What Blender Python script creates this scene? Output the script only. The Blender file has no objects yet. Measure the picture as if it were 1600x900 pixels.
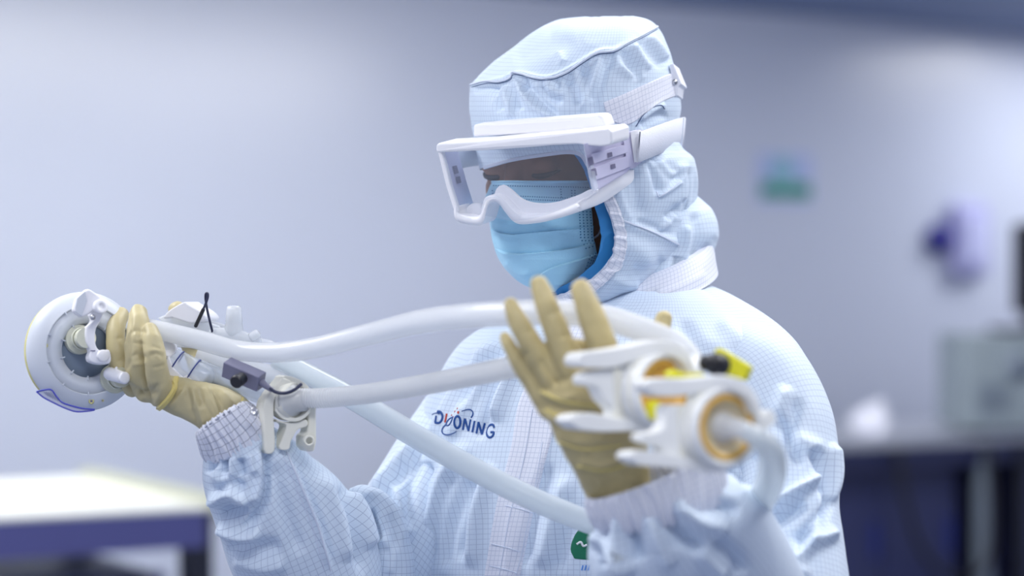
import bpy, bmesh, math, random
import numpy as np
from mathutils import Vector, Matrix
from mathutils.bvhtree import BVHTree

random.seed(7); np.random.seed(7)
SC = bpy.context.scene
COL = SC.collection
FPX, CZ = 3500.0, 1.40            # focal length in pixels of the 1600 px frame, eye height in metres
R30 = math.radians(30)

# ------------------------------------------------------------------ camera
cam_d = bpy.data.cameras.new('camera'); cam = bpy.data.objects.new('camera', cam_d); COL.objects.link(cam)
cam.location = (0, 0, CZ); cam.rotation_euler = (math.pi/2, 0, 0)
cam_d.sensor_width = 36.0; cam_d.lens = 36.0*FPX/1600
cam_d.clip_end = 60
cam_d.dof.use_dof = True; cam_d.dof.focus_distance = 2.37; cam_d.dof.aperture_fstop = 2.1
SC.camera = cam

# ------------------------------------------------------------------ world, lamps, exposure
w = bpy.data.worlds.new('world'); SC.world = w; w.use_nodes = True
bg = w.node_tree.nodes['Background']
bg.inputs[0].default_value = (0.72, 0.78, 1.0, 1); bg.inputs[1].default_value = 0.66
SC.view_settings.view_transform = 'Standard'; SC.view_settings.look = 'None'
SC.view_settings.gamma = 1.0; SC.view_settings.exposure = 0.0

def area(name, loc, target, sx, sy, power, col):
    l = bpy.data.lights.new(name, 'AREA'); l.shape = 'RECTANGLE'; l.size = sx; l.size_y = sy
    l.energy = power; l.color = col
    o = bpy.data.objects.new(name, l); COL.objects.link(o); o.location = loc
    o.rotation_euler = (Vector(target)-Vector(loc)).to_track_quat('-Z', 'Y').to_euler()
    return o
CEIL = 2.50
LAMPS = [  # x, y, size x, size y, power : panels in the ceiling
    (0.45, 2.95, 1.2, 0.6, 5),
    (1.40, 2.45, 0.6, 1.2, 18),
    (-1.3, 2.4, 0.6, 1.2, 20),
    (0.1, 0.9, 1.2, 0.6, 9),
    (-1.75, 5.2, 1.2, 0.6, 60),
    (-0.55, 6.3, 1.2, 0.6, 16),  # extra lamp, added to brighten the left of the back wall
    (0.95, 6.5, 1.2, 0.6, 29),
    (2.95, 9.0, 1.2, 0.6, 20),
]
for i, (x, y, sx, sy, pw) in enumerate(LAMPS):
    area('ceiling_lamp', (x, y, CEIL-0.035), (x-0.9, y+1.56, 0) if i in (4, 5, 6) else (x, y+0.0001, 0), sx, sy, pw, (1.0, 0.95, 0.82) if i in (4, 5) else (1.0, 0.98, 0.95))  # three lamps tilted to brighten the back wall, though their panels hang flat

# ------------------------------------------------------------------ helpers
def P(px, py, d):
    return np.array([(px-800.0)/FPX*d, d, CZ+(450.0-py)/FPX*d])
def proj(V):
    d = V[:, 1]
    return 800+FPX*V[:, 0]/d, 450-FPX*(V[:, 2]-CZ)/d
def srgb(r, g, b):
    f = lambda c: c/12.92 if c <= 0.04045 else ((c+0.055)/1.055)**2.4
    return (f(r/255), f(g/255), f(b/255), 1)

def pchip(x, y, t):
    x = np.asarray(x, float); y = np.asarray(y, float); t = np.asarray(t, float)
    if len(x) == 2: return np.interp(t, x, y)
    h = np.diff(x); dl = np.diff(y)/h
    m = np.zeros_like(y)
    for i in range(1, len(x)-1):
        if dl[i-1]*dl[i] > 0:
            w1 = 2*h[i]+h[i-1]; w2 = h[i]+2*h[i-1]
            m[i] = (w1+w2)/(w1/dl[i-1]+w2/dl[i])
    m[0], m[-1] = dl[0], dl[-1]
    k = np.clip(np.searchsorted(x, t)-1, 0, len(x)-2)
    s = (t-x[k])/h[k]
    h00 = 2*s**3-3*s**2+1; h10 = s**3-2*s**2+s; h01 = -2*s**3+3*s**2; h11 = s**3-s**2
    return h00*y[k]+h10*h[k]*m[k]+h01*y[k+1]+h11*h[k]*m[k+1]

def catmull(pts, n, closed=False):
    p = np.asarray(pts, float)
    if len(p) == 2 and not closed:
        t = np.linspace(0, 1, n)[:, None]; return p[0]*(1-t)+p[1]*t
    if closed: q = np.vstack([p[-1], p, p[0], p[1]]); segs = len(p)
    else: q = np.vstack([2*p[0]-p[1], p, 2*p[-1]-p[-2]]); segs = len(p)-1
    L = [np.linalg.norm(q[i+2]-q[i+1])+1e-9 for i in range(segs)]
    cum = np.concatenate([[0], np.cumsum(L)])
    s = np.linspace(0, cum[-1], n, endpoint=not closed)
    k = np.clip(np.searchsorted(cum, s, side='right')-1, 0, segs-1)
    t = ((s-cum[k])/np.array(L)[k])[:, None]
    a, b, c, d = q[k], q[k+1], q[k+2], q[k+3]
    return 0.5*((2*b)+(-a+c)*t+(2*a-5*b+4*c-d)*t**2+(-a+3*b-3*c+d)*t**3)

def vnoise(p, seed=0):
    p = np.asarray(p, float); i = np.floor(p).astype(np.int64); f = p-i; f = f*f*(3-2*f)
    def h(ix, iy, iz):
        n = (ix*374761393+iy*668265263+iz*2147483647+seed*974634777) & 0xffffffff
        n = ((n ^ (n >> 13))*1274126177) & 0xffffffff
        return ((n ^ (n >> 16)) & 0xffff)/32767.5-1
    r = 0
    for a in (0, 1):
        for b in (0, 1):
            for c in (0, 1):
                wgt = (f[:, 0] if a else 1-f[:, 0])*(f[:, 1] if b else 1-f[:, 1])*(f[:, 2] if c else 1-f[:, 2])
                r = r+wgt*h(i[:, 0]+a, i[:, 1]+b, i[:, 2]+c)
    return r

ORIGIN = {}
def wloc(o):
    return np.array(ORIGIN.get(o.name, (0., 0., 0.)))
def link(name, me, mat, parent=None, smooth=True, loc=None):
    o = bpy.data.objects.new(name, me); COL.objects.link(o)
    if mat is not None:
        for m_ in (mat if isinstance(mat, (list, tuple)) else [mat]): me.materials.append(m_)
    if smooth and len(me.polygons): me.polygons.foreach_set('use_smooth', [True]*len(me.polygons))
    if parent is not None: o.parent = parent
    return o
def mesh(name, V, Fc, mat, parent=None, smooth=True, uv=None, root_loc=None):
    """V in world space. A top-level mesh gets its origin at the middle of its bottom; a child takes its thing's origin."""
    V = np.asarray(V, float)
    if parent is not None: org = wloc(parent)
    else: org = np.array(root_loc) if root_loc is not None else np.array([(V[:, 0].min()+V[:, 0].max())/2, (V[:, 1].min()+V[:, 1].max())/2, V[:, 2].min()])
    me = bpy.data.meshes.new(name)
    me.from_pydata((V-org).tolist(), [], [tuple(int(i) for i in f) for f in Fc]); me.update()
    if uv is not None:
        l = me.uv_layers.new(name='UVMap'); l.data.foreach_set('uv', np.asarray(uv, np.float32).ravel())
    o = link(name, me, mat, parent, smooth)
    ORIGIN[o.name] = org
    if parent is None: o.location = org
    return o
def empty(name, loc):
    o = bpy.data.objects.new(name, None); COL.objects.link(o); o.location = loc; o.empty_display_size = 0.05
    ORIGIN[o.name] = np.array(loc, float); return o
def tag(o, label=None, cat=None, group=None, kind=None):
    if label: o['label'] = label
    if cat: o['category'] = cat
    if group: o['group'] = group
    if kind: o['kind'] = kind
    return o
def bevel(o, wdt=0.001, seg=2, angle=35):
    m = o.modifiers.new('bevel', 'BEVEL'); m.width = wdt; m.segments = seg; m.limit_method = 'ANGLE'; m.angle_limit = math.radians(angle)
    try: m.harden_normals = False
    except Exception: pass
    return o
def smooth_angle(o, deg=35):
    me = o.data
    bm = bmesh.new(); bm.from_mesh(me)
    for e in bm.edges:
        if len(e.link_faces) == 2 and e.calc_face_angle(0) > math.radians(deg): e.smooth = False
    bm.to_mesh(me); bm.free(); return o

class MB:
    """collects shapes, then links them as one mesh"""
    def __init__(s): s.V = []; s.F = []; s.n = 0
    def add(s, V, Fc):
        V = np.asarray(V, float); s.V.append(V); s.F += [tuple(int(i)+s.n for i in f) for f in Fc]; s.n += len(V); return s
    def build(s, name, mat, parent=None, smooth=True, ang=35):
        o = mesh(name, np.vstack(s.V), s.F, mat, parent, smooth)
        if smooth and ang: smooth_angle(o, ang)
        return o

def grid_faces(m, n, wrap=True, flip=False):
    i = np.arange(m-1)[:, None]; j = np.arange(n if wrap else n-1)[None, :]
    a = i*n+j; b = i*n+(j+1) % n; c = (i+1)*n+(j+1) % n; d = (i+1)*n+j
    f = np.stack([a, b, c, d], -1).reshape(-1, 4)
    return f[:, ::-1] if flip else f

def frames(C):
    T = np.gradient(C, axis=0); T /= np.linalg.norm(T, axis=1)[:, None]+1e-12
    u = np.cross(T[0], [0, 1, 0.02]); 
    if np.linalg.norm(u) < 1e-3: u = np.cross(T[0], [1, 0, 0])
    u /= np.linalg.norm(u); A = np.zeros_like(C); A[0] = u
    for k in range(1, len(C)):
        u = A[k-1]-T[k]*np.dot(A[k-1], T[k]); A[k] = u/(np.linalg.norm(u)+1e-12)
    return T, A, np.cross(T, A)

def tube_vf(C, r, nseg=16, caps='round', flat=1.0):
    """C: (n,3) dense centreline, r: radius or (n,) radii"""
    C = np.asarray(C, float); n = len(C); r = np.broadcast_to(np.asarray(r, float), (n,)).copy()
    T, A, B = frames(C)
    if caps == 'round':
        s = np.concatenate([[0], np.cumsum(np.linalg.norm(np.diff(C, axis=0), axis=1))])
        ang = np.linspace(math.pi/2*0.97, 0, 6)[:-1]
        C0 = [C[0]-T[0]*r[0]*math.sin(a) for a in ang]; r0 = [r[0]*math.cos(a) for a in ang]
        C1 = [C[-1]+T[-1]*r[-1]*math.sin(a) for a in ang[::-1]]; r1 = [r[-1]*math.cos(a) for a in ang[::-1]]
        C = np.vstack([C0, C, C1]); r = np.concatenate([r0, r, r1])
        k = len(ang); A = np.vstack([[A[0]]*k, A, [A[-1]]*k]); B = np.vstack([[B[0]]*k, B, [B[-1]]*k]); n = len(C)
    th = np.linspace(0, 2*math.pi, nseg, endpoint=False)
    V = C[:, None, :]+r[:, None, None]*(np.cos(th)[None, :, None]*A[:, None, :]+flat*np.sin(th)[None, :, None]*B[:, None, :])
    Fc = [tuple(f) for f in grid_faces(n, nseg)]
    if caps in ('round', 'flat'):
        Fc.append(tuple(range(nseg))[::-1]); Fc.append(tuple((n-1)*nseg+k for k in range(nseg)))
    return V.reshape(-1, 3), Fc
def pxs(pts): return np.array([P(*p) for p in pts])
def pxtube(pts, r_px, n=40, nseg=16, caps='round', flat=1.0):
    """pts: (px,py,d) ; r_px number or list per point (pixels at that depth)"""
    C0 = pxs(pts); rr = np.broadcast_to(np.asarray(r_px, float), (len(pts),))*np.array([p[2] for p in pts])/FPX
    if len(pts) == 2: Q = catmull(np.hstack([C0, rr[:, None]]), n)
    else: Q = catmull(np.hstack([C0, rr[:, None]]), n)
    return tube_vf(Q[:, :3], Q[:, 3], nseg, caps, flat)

def basis(axis, up=(0, 0, 1)):
    a = np.array(axis, float); a /= np.linalg.norm(a); u = np.cross(up, a); u /= np.linalg.norm(u); v = np.cross(a, u); return u, v, a
def lathe_vf(profile, c, axis, nseg=48, sx=1.0):
    u, v, a = basis(axis); th = np.linspace(0, 2*math.pi, nseg, endpoint=False); c = np.array(c, float)
    V = np.vstack([c+h*a+r*(np.cos(th)[:, None]*u*sx+np.sin(th)[:, None]*v) for r, h in profile])
    n = len(profile); Fc = [tuple(f) for f in grid_faces(n, nseg)]
    if profile[0][0] > 1e-6: Fc.append(tuple(range(nseg))[::-1])
    if profile[-1][0] > 1e-6: Fc.append(tuple((n-1)*nseg+k for k in range(nseg)))
    return V, Fc
def ring_vf(profile, c, axis, nseg=48):
    """lathe of a closed profile (a ring)"""
    V, Fc = lathe_vf(list(profile)+[profile[0]], c, axis, nseg); n = len(profile)
    Fc = [tuple(int(i) % (n*nseg) for i in f) for f in Fc if len(f) == 4]
    return V[:n*nseg], Fc
def plate_vf(poly, d, vec, smooth_n=0, dfun=None):
    """outline in pixels at depth d (or dfun(x,y)), thickened by the vector vec"""
    p = np.array(poly, float)
    if smooth_n: p = catmull(p, smooth_n, closed=True)
    A = np.array([P(x, y, d if dfun is None else dfun(x, y)) for x, y in p]); B = A+np.array(vec, float)
    n = len(p); V = np.vstack([A, B])
    area2 = sum(p[i][0]*p[(i+1) % n][1]-p[(i+1) % n][0]*p[i][1] for i in range(n))
    front = tuple(range(n)); back = tuple(range(n, 2*n))[::-1]
    Fc = [front, back]+[(i, n+i, n+(i+1) % n, (i+1) % n) for i in range(n)]
    if area2 > 0: Fc = [f[::-1] for f in Fc]
    return V, Fc
def box_vf(c, sx, sy, sz, rot=0.0, M=None):
    V = np.array([[x*sx/2, y*sy/2, z*sz/2] for x in (-1, 1) for y in (-1, 1) for z in (-1, 1)])
    if M is not None: V = V @ np.array(M).T
    else:
        co, si = math.cos(rot), math.sin(rot); V = V @ np.array([[co, si, 0], [-si, co, 0], [0, 0, 1]])
    return V+np.array(c), [(0, 1, 3, 2), (4, 6, 7, 5), (0, 4, 5, 1), (2, 3, 7, 6), (0, 2, 6, 4), (1, 5, 7, 3)]
def ball_vf(c, rx, ry, rz, M=None, nu=24, nv=14):
    th = np.linspace(0, 2*math.pi, nu, endpoint=False); ph = np.linspace(0.001, math.pi-0.001, nv)
    V = np.array([[rx*math.sin(b)*math.cos(a), ry*math.sin(b)*math.sin(a), rz*math.cos(b)] for b in ph for a in th])
    if M is not None: V = V @ np.array(M).T
    Fc = [tuple(f[::-1]) for f in grid_faces(nv, nu)]+[tuple(range(nu)), tuple((nv-1)*nu+k for k in range(nu))[::-1]]
    return V+np.array(c), Fc
def remesh(parts, voxel, it=6, fac=0.5):
    mb = MB()
    for V, Fc in parts: mb.add(V, Fc)
    me = bpy.data.meshes.new('tmp'); me.from_pydata(np.vstack(mb.V).tolist(), [], mb.F); me.update()
    bm = bmesh.new(); bm.from_mesh(me)
    # make every shell face outwards
    bmesh.ops.recalc_face_normals(bm, faces=bm.faces); bm.to_mesh(me); bm.free()
    o = bpy.data.objects.new('tmp', me); COL.objects.link(o)
    m = o.modifiers.new('r', 'REMESH'); m.mode = 'VOXEL'; m.voxel_size = voxel
    s = o.modifiers.new('s', 'SMOOTH'); s.iterations = it; s.factor = fac
    dg = bpy.context.evaluated_depsgraph_get(); e = o.evaluated_get(dg).to_mesh()
    V = np.empty(len(e.vertices)*3); e.vertices.foreach_get('co', V); V = V.reshape(-1, 3)
    N = np.empty(len(e.vertices)*3); e.vertices.foreach_get('normal', N) if hasattr(e.vertices[0], 'normal') else None
    Fc = [tuple(p.vertices) for p in e.polygons]
    o.evaluated_get(dg).to_mesh_clear(); bpy.data.objects.remove(o); bpy.data.meshes.remove(me)
    return V, Fc, N.reshape(-1, 3)

# folds: polylines over the cloth (where they run in the picture), pushed in or out along the cloth's own normal
def folds(V, N, lst):
    x, y = proj(V); Q = np.stack([x, y], 1)
    view = V-np.array([0, 0, CZ]); view /= np.linalg.norm(view, axis=1)[:, None]
    wf = np.clip(-(N*view).sum(1)*2.5+0.25, 0, 1)
    D = np.zeros(len(V))
    for f in lst:
        pts, amp, wd = f[0], f[1], f[2]; sharp = f[3] if len(f) > 3 else 'g'
        c = catmull(np.array(pts, float), max(12, 6*len(pts))) if len(pts) > 2 else catmull(np.array(pts, float), 10)
        lo = c.min(0)-3.5*wd; hi = c.max(0)+3.5*wd
        idx = np.where((Q[:, 0] > lo[0]) & (Q[:, 0] < hi[0]) & (Q[:, 1] > lo[1]) & (Q[:, 1] < hi[1]))[0]
        if not len(idx): continue
        q = Q[idx]; best = np.full(len(idx), 1e9); tt = np.zeros(len(idx)); sd = np.zeros(len(idx))
        L = np.concatenate([[0], np.cumsum(np.linalg.norm(np.diff(c, axis=0), axis=1))])
        for k in range(len(c)-1):
            a, b = c[k], c[k+1]; ab = b-a; l2 = (ab**2).sum()+1e-9
            t = np.clip(((q-a)@ab)/l2, 0, 1); dd = q-(a+t[:, None]*ab); dist = np.hypot(dd[:, 0], dd[:, 1])
            mk = dist < best; best[mk] = dist[mk]; tt[mk] = (L[k]+t[mk]*(L[k+1]-L[k]))/L[-1]
            cr = ab[0]*dd[:, 1]-ab[1]*dd[:, 0]; sd[mk] = np.sign(cr[mk])
        e = np.clip(np.minimum(tt, 1-tt)*5+0.15, 0, 1); e = e*e*(3-2*e)
        if sharp == 'g': pr = np.exp(-(best/wd)**2)
        elif sharp == 's': pr = np.exp(-best/wd)
        elif sharp == 'o': # overlap: one side stands proud of the other with a sharp step (side given by the sign)
            s_ = best*sd; pr = np.where(s_ > 0, np.exp(-(s_/wd)), -0.35*np.exp(-(-s_/(wd*0.35)))+0.0)
        D[idx] += amp*1e-3*pr*e*wf[idx]
    return V+N*D[:, None]
def grid_normals(G, wrap=True, flip=False):
    du = (np.roll(G, -1, 1)-np.roll(G, 1, 1)) if wrap else np.gradient(G, axis=1)
    dv = np.gradient(G, axis=0); N = np.cross(du, dv); N /= np.linalg.norm(N, axis=2)[:, :, None]+1e-12
    return -N if flip else N

def ring_loft(rows, n, m, keys=('py', 'xl', 'xr', 'dc', 'hd', 'sh', 'tp', 'tf', 'ex')):
    """rows: (py, xl, xr, dc, hd, shear, tilt, front drop, exponent). Returns a grid of points (m, n, 3) going once round per row"""
    R = np.array([list(r)+[0, 0, 0, 2][len(r)-5:] if len(r) < 9 else list(r) for r in rows], float)
    s = np.concatenate([[0], np.cumsum(np.maximum(np.abs(np.diff(R[:, 0])), 4))])
    t = np.linspace(0, s[-1], m); K = [pchip(s, R[:, k], t) for k in range(9)]
    th = np.linspace(0, 2*math.pi, n, endpoint=False)-math.pi/2+1e-4   # starts at the back
    c, si = np.cos(th), np.sin(th)
    G = np.zeros((m, n, 3))
    for i in range(m):
        py, xl, xr, dc, hd, sh, tp, tf, ex = [k[i] for k in K]
        cc = np.sign(c)*np.abs(c)**(2/ex); ss = np.sign(si)*np.abs(si)**(2/ex)
        cx = (xl+xr)/2; x = cx-(xr-xl)/2*cc
        X = (x-cx)/FPX*dc; d = dc-hd*ss+sh*X
        y = py+tp*(x-cx)+tf*ss
        G[i, :, 0] = (x-800)/FPX*d; G[i, :, 1] = d; G[i, :, 2] = CZ+(450-y)/FPX*d
    return G, th
def spine_loft(pts, n, m):
    """pts: (px,py,d,ra_px,rb_px)"""
    C0 = pxs([p[:3] for p in pts]); sc = np.array([p[2]/FPX for p in pts])
    Q = catmull(np.hstack([C0, (np.array([p[3] for p in pts])*sc)[:, None], (np.array([p[4] for p in pts])*sc)[:, None]]), m)
    C = Q[:, :3]; T = np.gradient(C, axis=0); T /= np.linalg.norm(T, axis=1)[:, None]
    A = np.cross(T, [0, 1, 0]); A /= np.linalg.norm(A, axis=1)[:, None]; B = np.cross(T, A)
    th = np.linspace(0, 2*math.pi, n, endpoint=False)
    sgn = np.sign(B[:, 1].mean())     # start at the back
    G = C[:, None]+Q[:, 3][:, None, None]*np.sin(th)[None, :, None]*A[:, None]+Q[:, 4][:, None, None]*sgn*np.cos(th)[None, :, None]*B[:, None]
    return G, th
def loft_uv(G, per_u=None):
    m, n, _ = G.shape
    per = np.linalg.norm(np.roll(G, -1, 1)-G, axis=2).sum(1); U = np.percentile(per, 70) if per_u is None else per_u
    mid = G[:, n//2]; v = np.concatenate([[0], np.cumsum(np.linalg.norm(np.diff(mid, axis=0), axis=1))])
    i = np.repeat(np.arange(m-1), n); j = np.tile(np.arange(n), m-1)
    uv = np.zeros((len(i), 4, 2))
    uv[:, 0] = np.stack([j/n*U, v[i]], 1); uv[:, 1] = np.stack([(j+1)/n*U, v[i]], 1)
    uv[:, 2] = np.stack([(j+1)/n*U, v[i+1]], 1); uv[:, 3] = np.stack([j/n*U, v[i+1]], 1)
    UVv = np.stack([np.tile(np.arange(n)/n*U, (m, 1)), np.tile(v[:, None], (1, n))], 2)
    return uv, UVv
def outward(G, wrap=True):
    N = grid_normals(G, wrap); C = G.mean(1, keepdims=True)
    flip = ((G-C)*N).sum() < 0
    return (-N if flip else N), flip
def cloth(G, fl, noise, seed):
    """folds plus fine crumple on a lofted cloth; returns vertices, faces, uv"""
    m, n, _ = G.shape; uv, UV = loft_uv(G); N, flip = outward(G)
    V = G.reshape(-1, 3).copy(); Nf = N.reshape(-1, 3)
    for (amp, fu, fv, rid) in noise:
        p = np.stack([UV[..., 0].ravel()*fu, UV[..., 1].ravel()*fv, V[:, 0]*3], 1)
        p[:, :2] += 0.7*np.stack([vnoise(p*0.6+11, seed+5), vnoise(p*0.6+37, seed+6)], 1)
        q = vnoise(p, seed)
        if rid: q = (1-np.abs(q)*2.2)
        V += Nf*(q*amp*1e-3)[:, None]; seed += 1
    N2, _ = outward(V.reshape(m, n, 3)); V = folds(V, N2.reshape(-1, 3) , fl)
    Fc = grid_faces(m, n)
    if flip is False:
        pass
    # face winding so that normals point out
    a, b, c = V[Fc[:, 0]], V[Fc[:, 1]], V[Fc[:, 2]]
    fn = np.cross(b-a, c-a); 
    if (fn*Nf[Fc[:, 0]]).sum() < 0:
        Fc = Fc[:, ::-1]; uv = uv[:, ::-1]
    return V, Fc, uv

# ------------------------------------------------------------------ materials
def mat(name, base, rough=0.5, spec=0.5, bump=0.0, bscale=200, var=0.04, sss=0.0, metal=0.0, emit=0.0, coat=0.0, sheen=0.0, vscale=12):
    m = bpy.data.materials.new(name); m.use_nodes = True; nt = m.node_tree; b = nt.nodes['Principled BSDF']
    tc = nt.nodes.new('ShaderNodeTexCoord'); nz = nt.nodes.new('ShaderNodeTexNoise'); nz.inputs['Scale'].default_value = vscale; nz.inputs['Detail'].default_value = 3
    nt.links.new(tc.outputs['Object'], nz.inputs['Vector'])
    mx = nt.nodes.new('ShaderNodeMix'); mx.data_type = 'RGBA'
    c = base if len(base) == 4 else (*base, 1)
    mx.inputs[6].default_value = tuple(max(0, v*(1-var)) for v in c[:3])+(1,); mx.inputs[7].default_value = tuple(min(1, v*(1+var)) for v in c[:3])+(1,)
    nt.links.new(nz.outputs['Fac'], mx.inputs[0]); nt.links.new(mx.outputs[2], b.inputs['Base Color'])
    b.inputs['Roughness'].default_value = rough; b.inputs['Specular IOR Level'].default_value = spec; b.inputs['Metallic'].default_value = metal
    if sss: b.inputs['Subsurface Weight'].default_value = sss; b.inputs['Subsurface Radius'].default_value = (0.01, 0.008, 0.006); b.inputs['Subsurface Scale'].default_value = 0.6
    if coat: b.inputs['Coat Weight'].default_value = coat; b.inputs['Coat Roughness'].default_value = 0.15
    if sheen: b.inputs['Sheen Weight'].default_value = sheen
    if emit: b.inputs['Emission Color'].default_value = c; b.inputs['Emission Strength'].default_value = emit
    if bump:
        n2 = nt.nodes.new('ShaderNodeTexNoise'); n2.inputs['Scale'].default_value = bscale; n2.inputs['Detail'].default_value = 3
        nt.links.new(tc.outputs['Object'], n2.inputs['Vector'])
        bp = nt.nodes.new('ShaderNodeBump'); bp.inputs['Strength'].default_value = bump; bp.inputs['Distance'].default_value = 0.001
        nt.links.new(n2.outputs['Fac'], bp.inputs['Height']); nt.links.new(bp.outputs['Normal'], b.inputs['Normal'])
    return m
def fabric(name, base, line, g=0.0055, lw=0.12, rough=0.62, amt=0.75, trans=0.0):
    m = bpy.data.materials.new(name); m.use_nodes = True; nt = m.node_tree; b = nt.nodes['Principled BSDF']; N = nt.nodes.new
    uv = N('ShaderNodeUVMap'); sp = N('ShaderNodeSeparateXYZ'); nt.links.new(uv.outputs[0], sp.inputs[0])
    outs = []
    for k in (0, 1):
        d = N('ShaderNodeMath'); d.operation = 'DIVIDE'; nt.links.new(sp.outputs[k], d.inputs[0]); d.inputs[1].default_value = g
        fr = N('ShaderNodeMath'); fr.operation = 'FRACT'; nt.links.new(d.outputs[0], fr.inputs[0])
        lt = N('ShaderNodeMath'); lt.operation = 'LESS_THAN'; nt.links.new(fr.outputs[0], lt.inputs[0]); lt.inputs[1].default_value = lw
        outs.append(lt)
    mxm = N('ShaderNodeMath'); mxm.operation = 'MAXIMUM'; nt.links.new(outs[0].outputs[0], mxm.inputs[0]); nt.links.new(outs[1].outputs[0], mxm.inputs[1])
    sc = N('ShaderNodeMath'); sc.operation = 'MULTIPLY'; nt.links.new(mxm.outputs[0], sc.inputs[0]); sc.inputs[1].default_value = amt
    tc = N('ShaderNodeTexCoord'); nz = N('ShaderNodeTexNoise'); nz.inputs['Scale'].default_value = 9; nt.links.new(tc.outputs['Object'], nz.inputs['Vector'])
    c0 = N('ShaderNodeMix'); c0.data_type = 'RGBA'; c0.inputs[6].default_value = tuple(v*0.97 for v in base[:3])+(1,); c0.inputs[7].default_value = tuple(min(1, v*1.03) for v in base[:3])+(1,)
    nt.links.new(nz.outputs['Fac'], c0.inputs[0])
    mx = N('ShaderNodeMix'); mx.data_type = 'RGBA'; nt.links.new(sc.outputs[0], mx.inputs[0]); nt.links.new(c0.outputs[2], mx.inputs[6]); mx.inputs[7].default_value = line
    nt.links.new(mx.outputs[2], b.inputs['Base Color']); b.inputs['Roughness'].default_value = rough; b.inputs['Specular IOR Level'].default_value = 0.35
    b.inputs['Sheen Weight'].default_value = 0.15; b.inputs['Sheen Roughness'].default_value = 0.4
    n2 = N('ShaderNodeTexNoise'); n2.inputs['Scale'].default_value = 70; n2.inputs['Detail'].default_value = 2; nt.links.new(tc.outputs['Object'], n2.inputs['Vector'])
    bp = N('ShaderNodeBump'); bp.inputs['Strength'].default_value = 0.25; bp.inputs['Distance'].default_value = 0.0012
    nt.links.new(n2.outputs['Fac'], bp.inputs['Height']); nt.links.new(bp.outputs['Normal'], b.inputs['Normal'])
    return m
def clearmat(name, base, alpha, rough=0.2, sss=0.0, spec=0.5):
    """see-through plastic: a share of the light passes straight through the wall of the tube"""
    m = mat(name, base, rough, spec, var=0.02, sss=sss); nt = m.node_tree; b = nt.nodes['Principled BSDF']; out = nt.nodes['Material Output']
    t = nt.nodes.new('ShaderNodeBsdfTransparent'); t.inputs[0].default_value = (0.97, 0.985, 1, 1)
    mx = nt.nodes.new('ShaderNodeMixShader'); mx.inputs[0].default_value = alpha
    nt.links.new(t.outputs[0], mx.inputs[1]); nt.links.new(b.outputs[0], mx.inputs[2]); nt.links.new(mx.outputs[0], out.inputs['Surface'])
    return m
def glassmat(name, tint, gloss=0.08):
    m = bpy.data.materials.new(name); m.use_nodes = True; nt = m.node_tree; nt.nodes.remove(nt.nodes['Principled BSDF']); out = nt.nodes['Material Output']
    t = nt.nodes.new('ShaderNodeBsdfTransparent'); t.inputs[0].default_value = tint
    g = nt.nodes.new('ShaderNodeBsdfGlossy'); g.inputs['Roughness'].default_value = 0.08; g.inputs[0].default_value = (0.9, 0.93, 1, 1)
    fr = nt.nodes.new('ShaderNodeFresnel'); fr.inputs['IOR'].default_value = 1.49
    tc = nt.nodes.new('ShaderNodeTexCoord'); nz = nt.nodes.new('ShaderNodeTexNoise'); nz.inputs['Scale'].default_value = 14
    nt.links.new(tc.outputs['Object'], nz.inputs['Vector'])
    ad = nt.nodes.new('ShaderNodeMath'); ad.operation = 'MULTIPLY_ADD'; nt.links.new(nz.outputs['Fac'], ad.inputs[0]); ad.inputs[1].default_value = gloss; nt.links.new(fr.outputs[0], ad.inputs[2])
    mx = nt.nodes.new('ShaderNodeMixShader'); nt.links.new(ad.outputs[0], mx.inputs[0]); nt.links.new(t.outputs[0], mx.inputs[1]); nt.links.new(g.outputs[0], mx.inputs[2])
    df = nt.nodes.new('ShaderNodeBsdfTranslucent'); df.inputs[0].default_value = (.9, .92, .97, 1); d2 = nt.nodes.new('ShaderNodeBsdfDiffuse'); d2.inputs[0].default_value = (.9, .92, .97, 1); hz = nt.nodes.new('ShaderNodeMixShader'); nt.links.new(df.outputs[0], hz.inputs[1]); nt.links.new(d2.outputs[0], hz.inputs[2])
    m2 = nt.nodes.new('ShaderNodeMixShader'); m2.inputs[0].default_value = 0.05; nt.links.new(mx.outputs[0], m2.inputs[1]); nt.links.new(hz.outputs[0], m2.inputs[2])
    nt.links.new(m2.outputs[0], out.inputs['Surface']); return m

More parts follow.
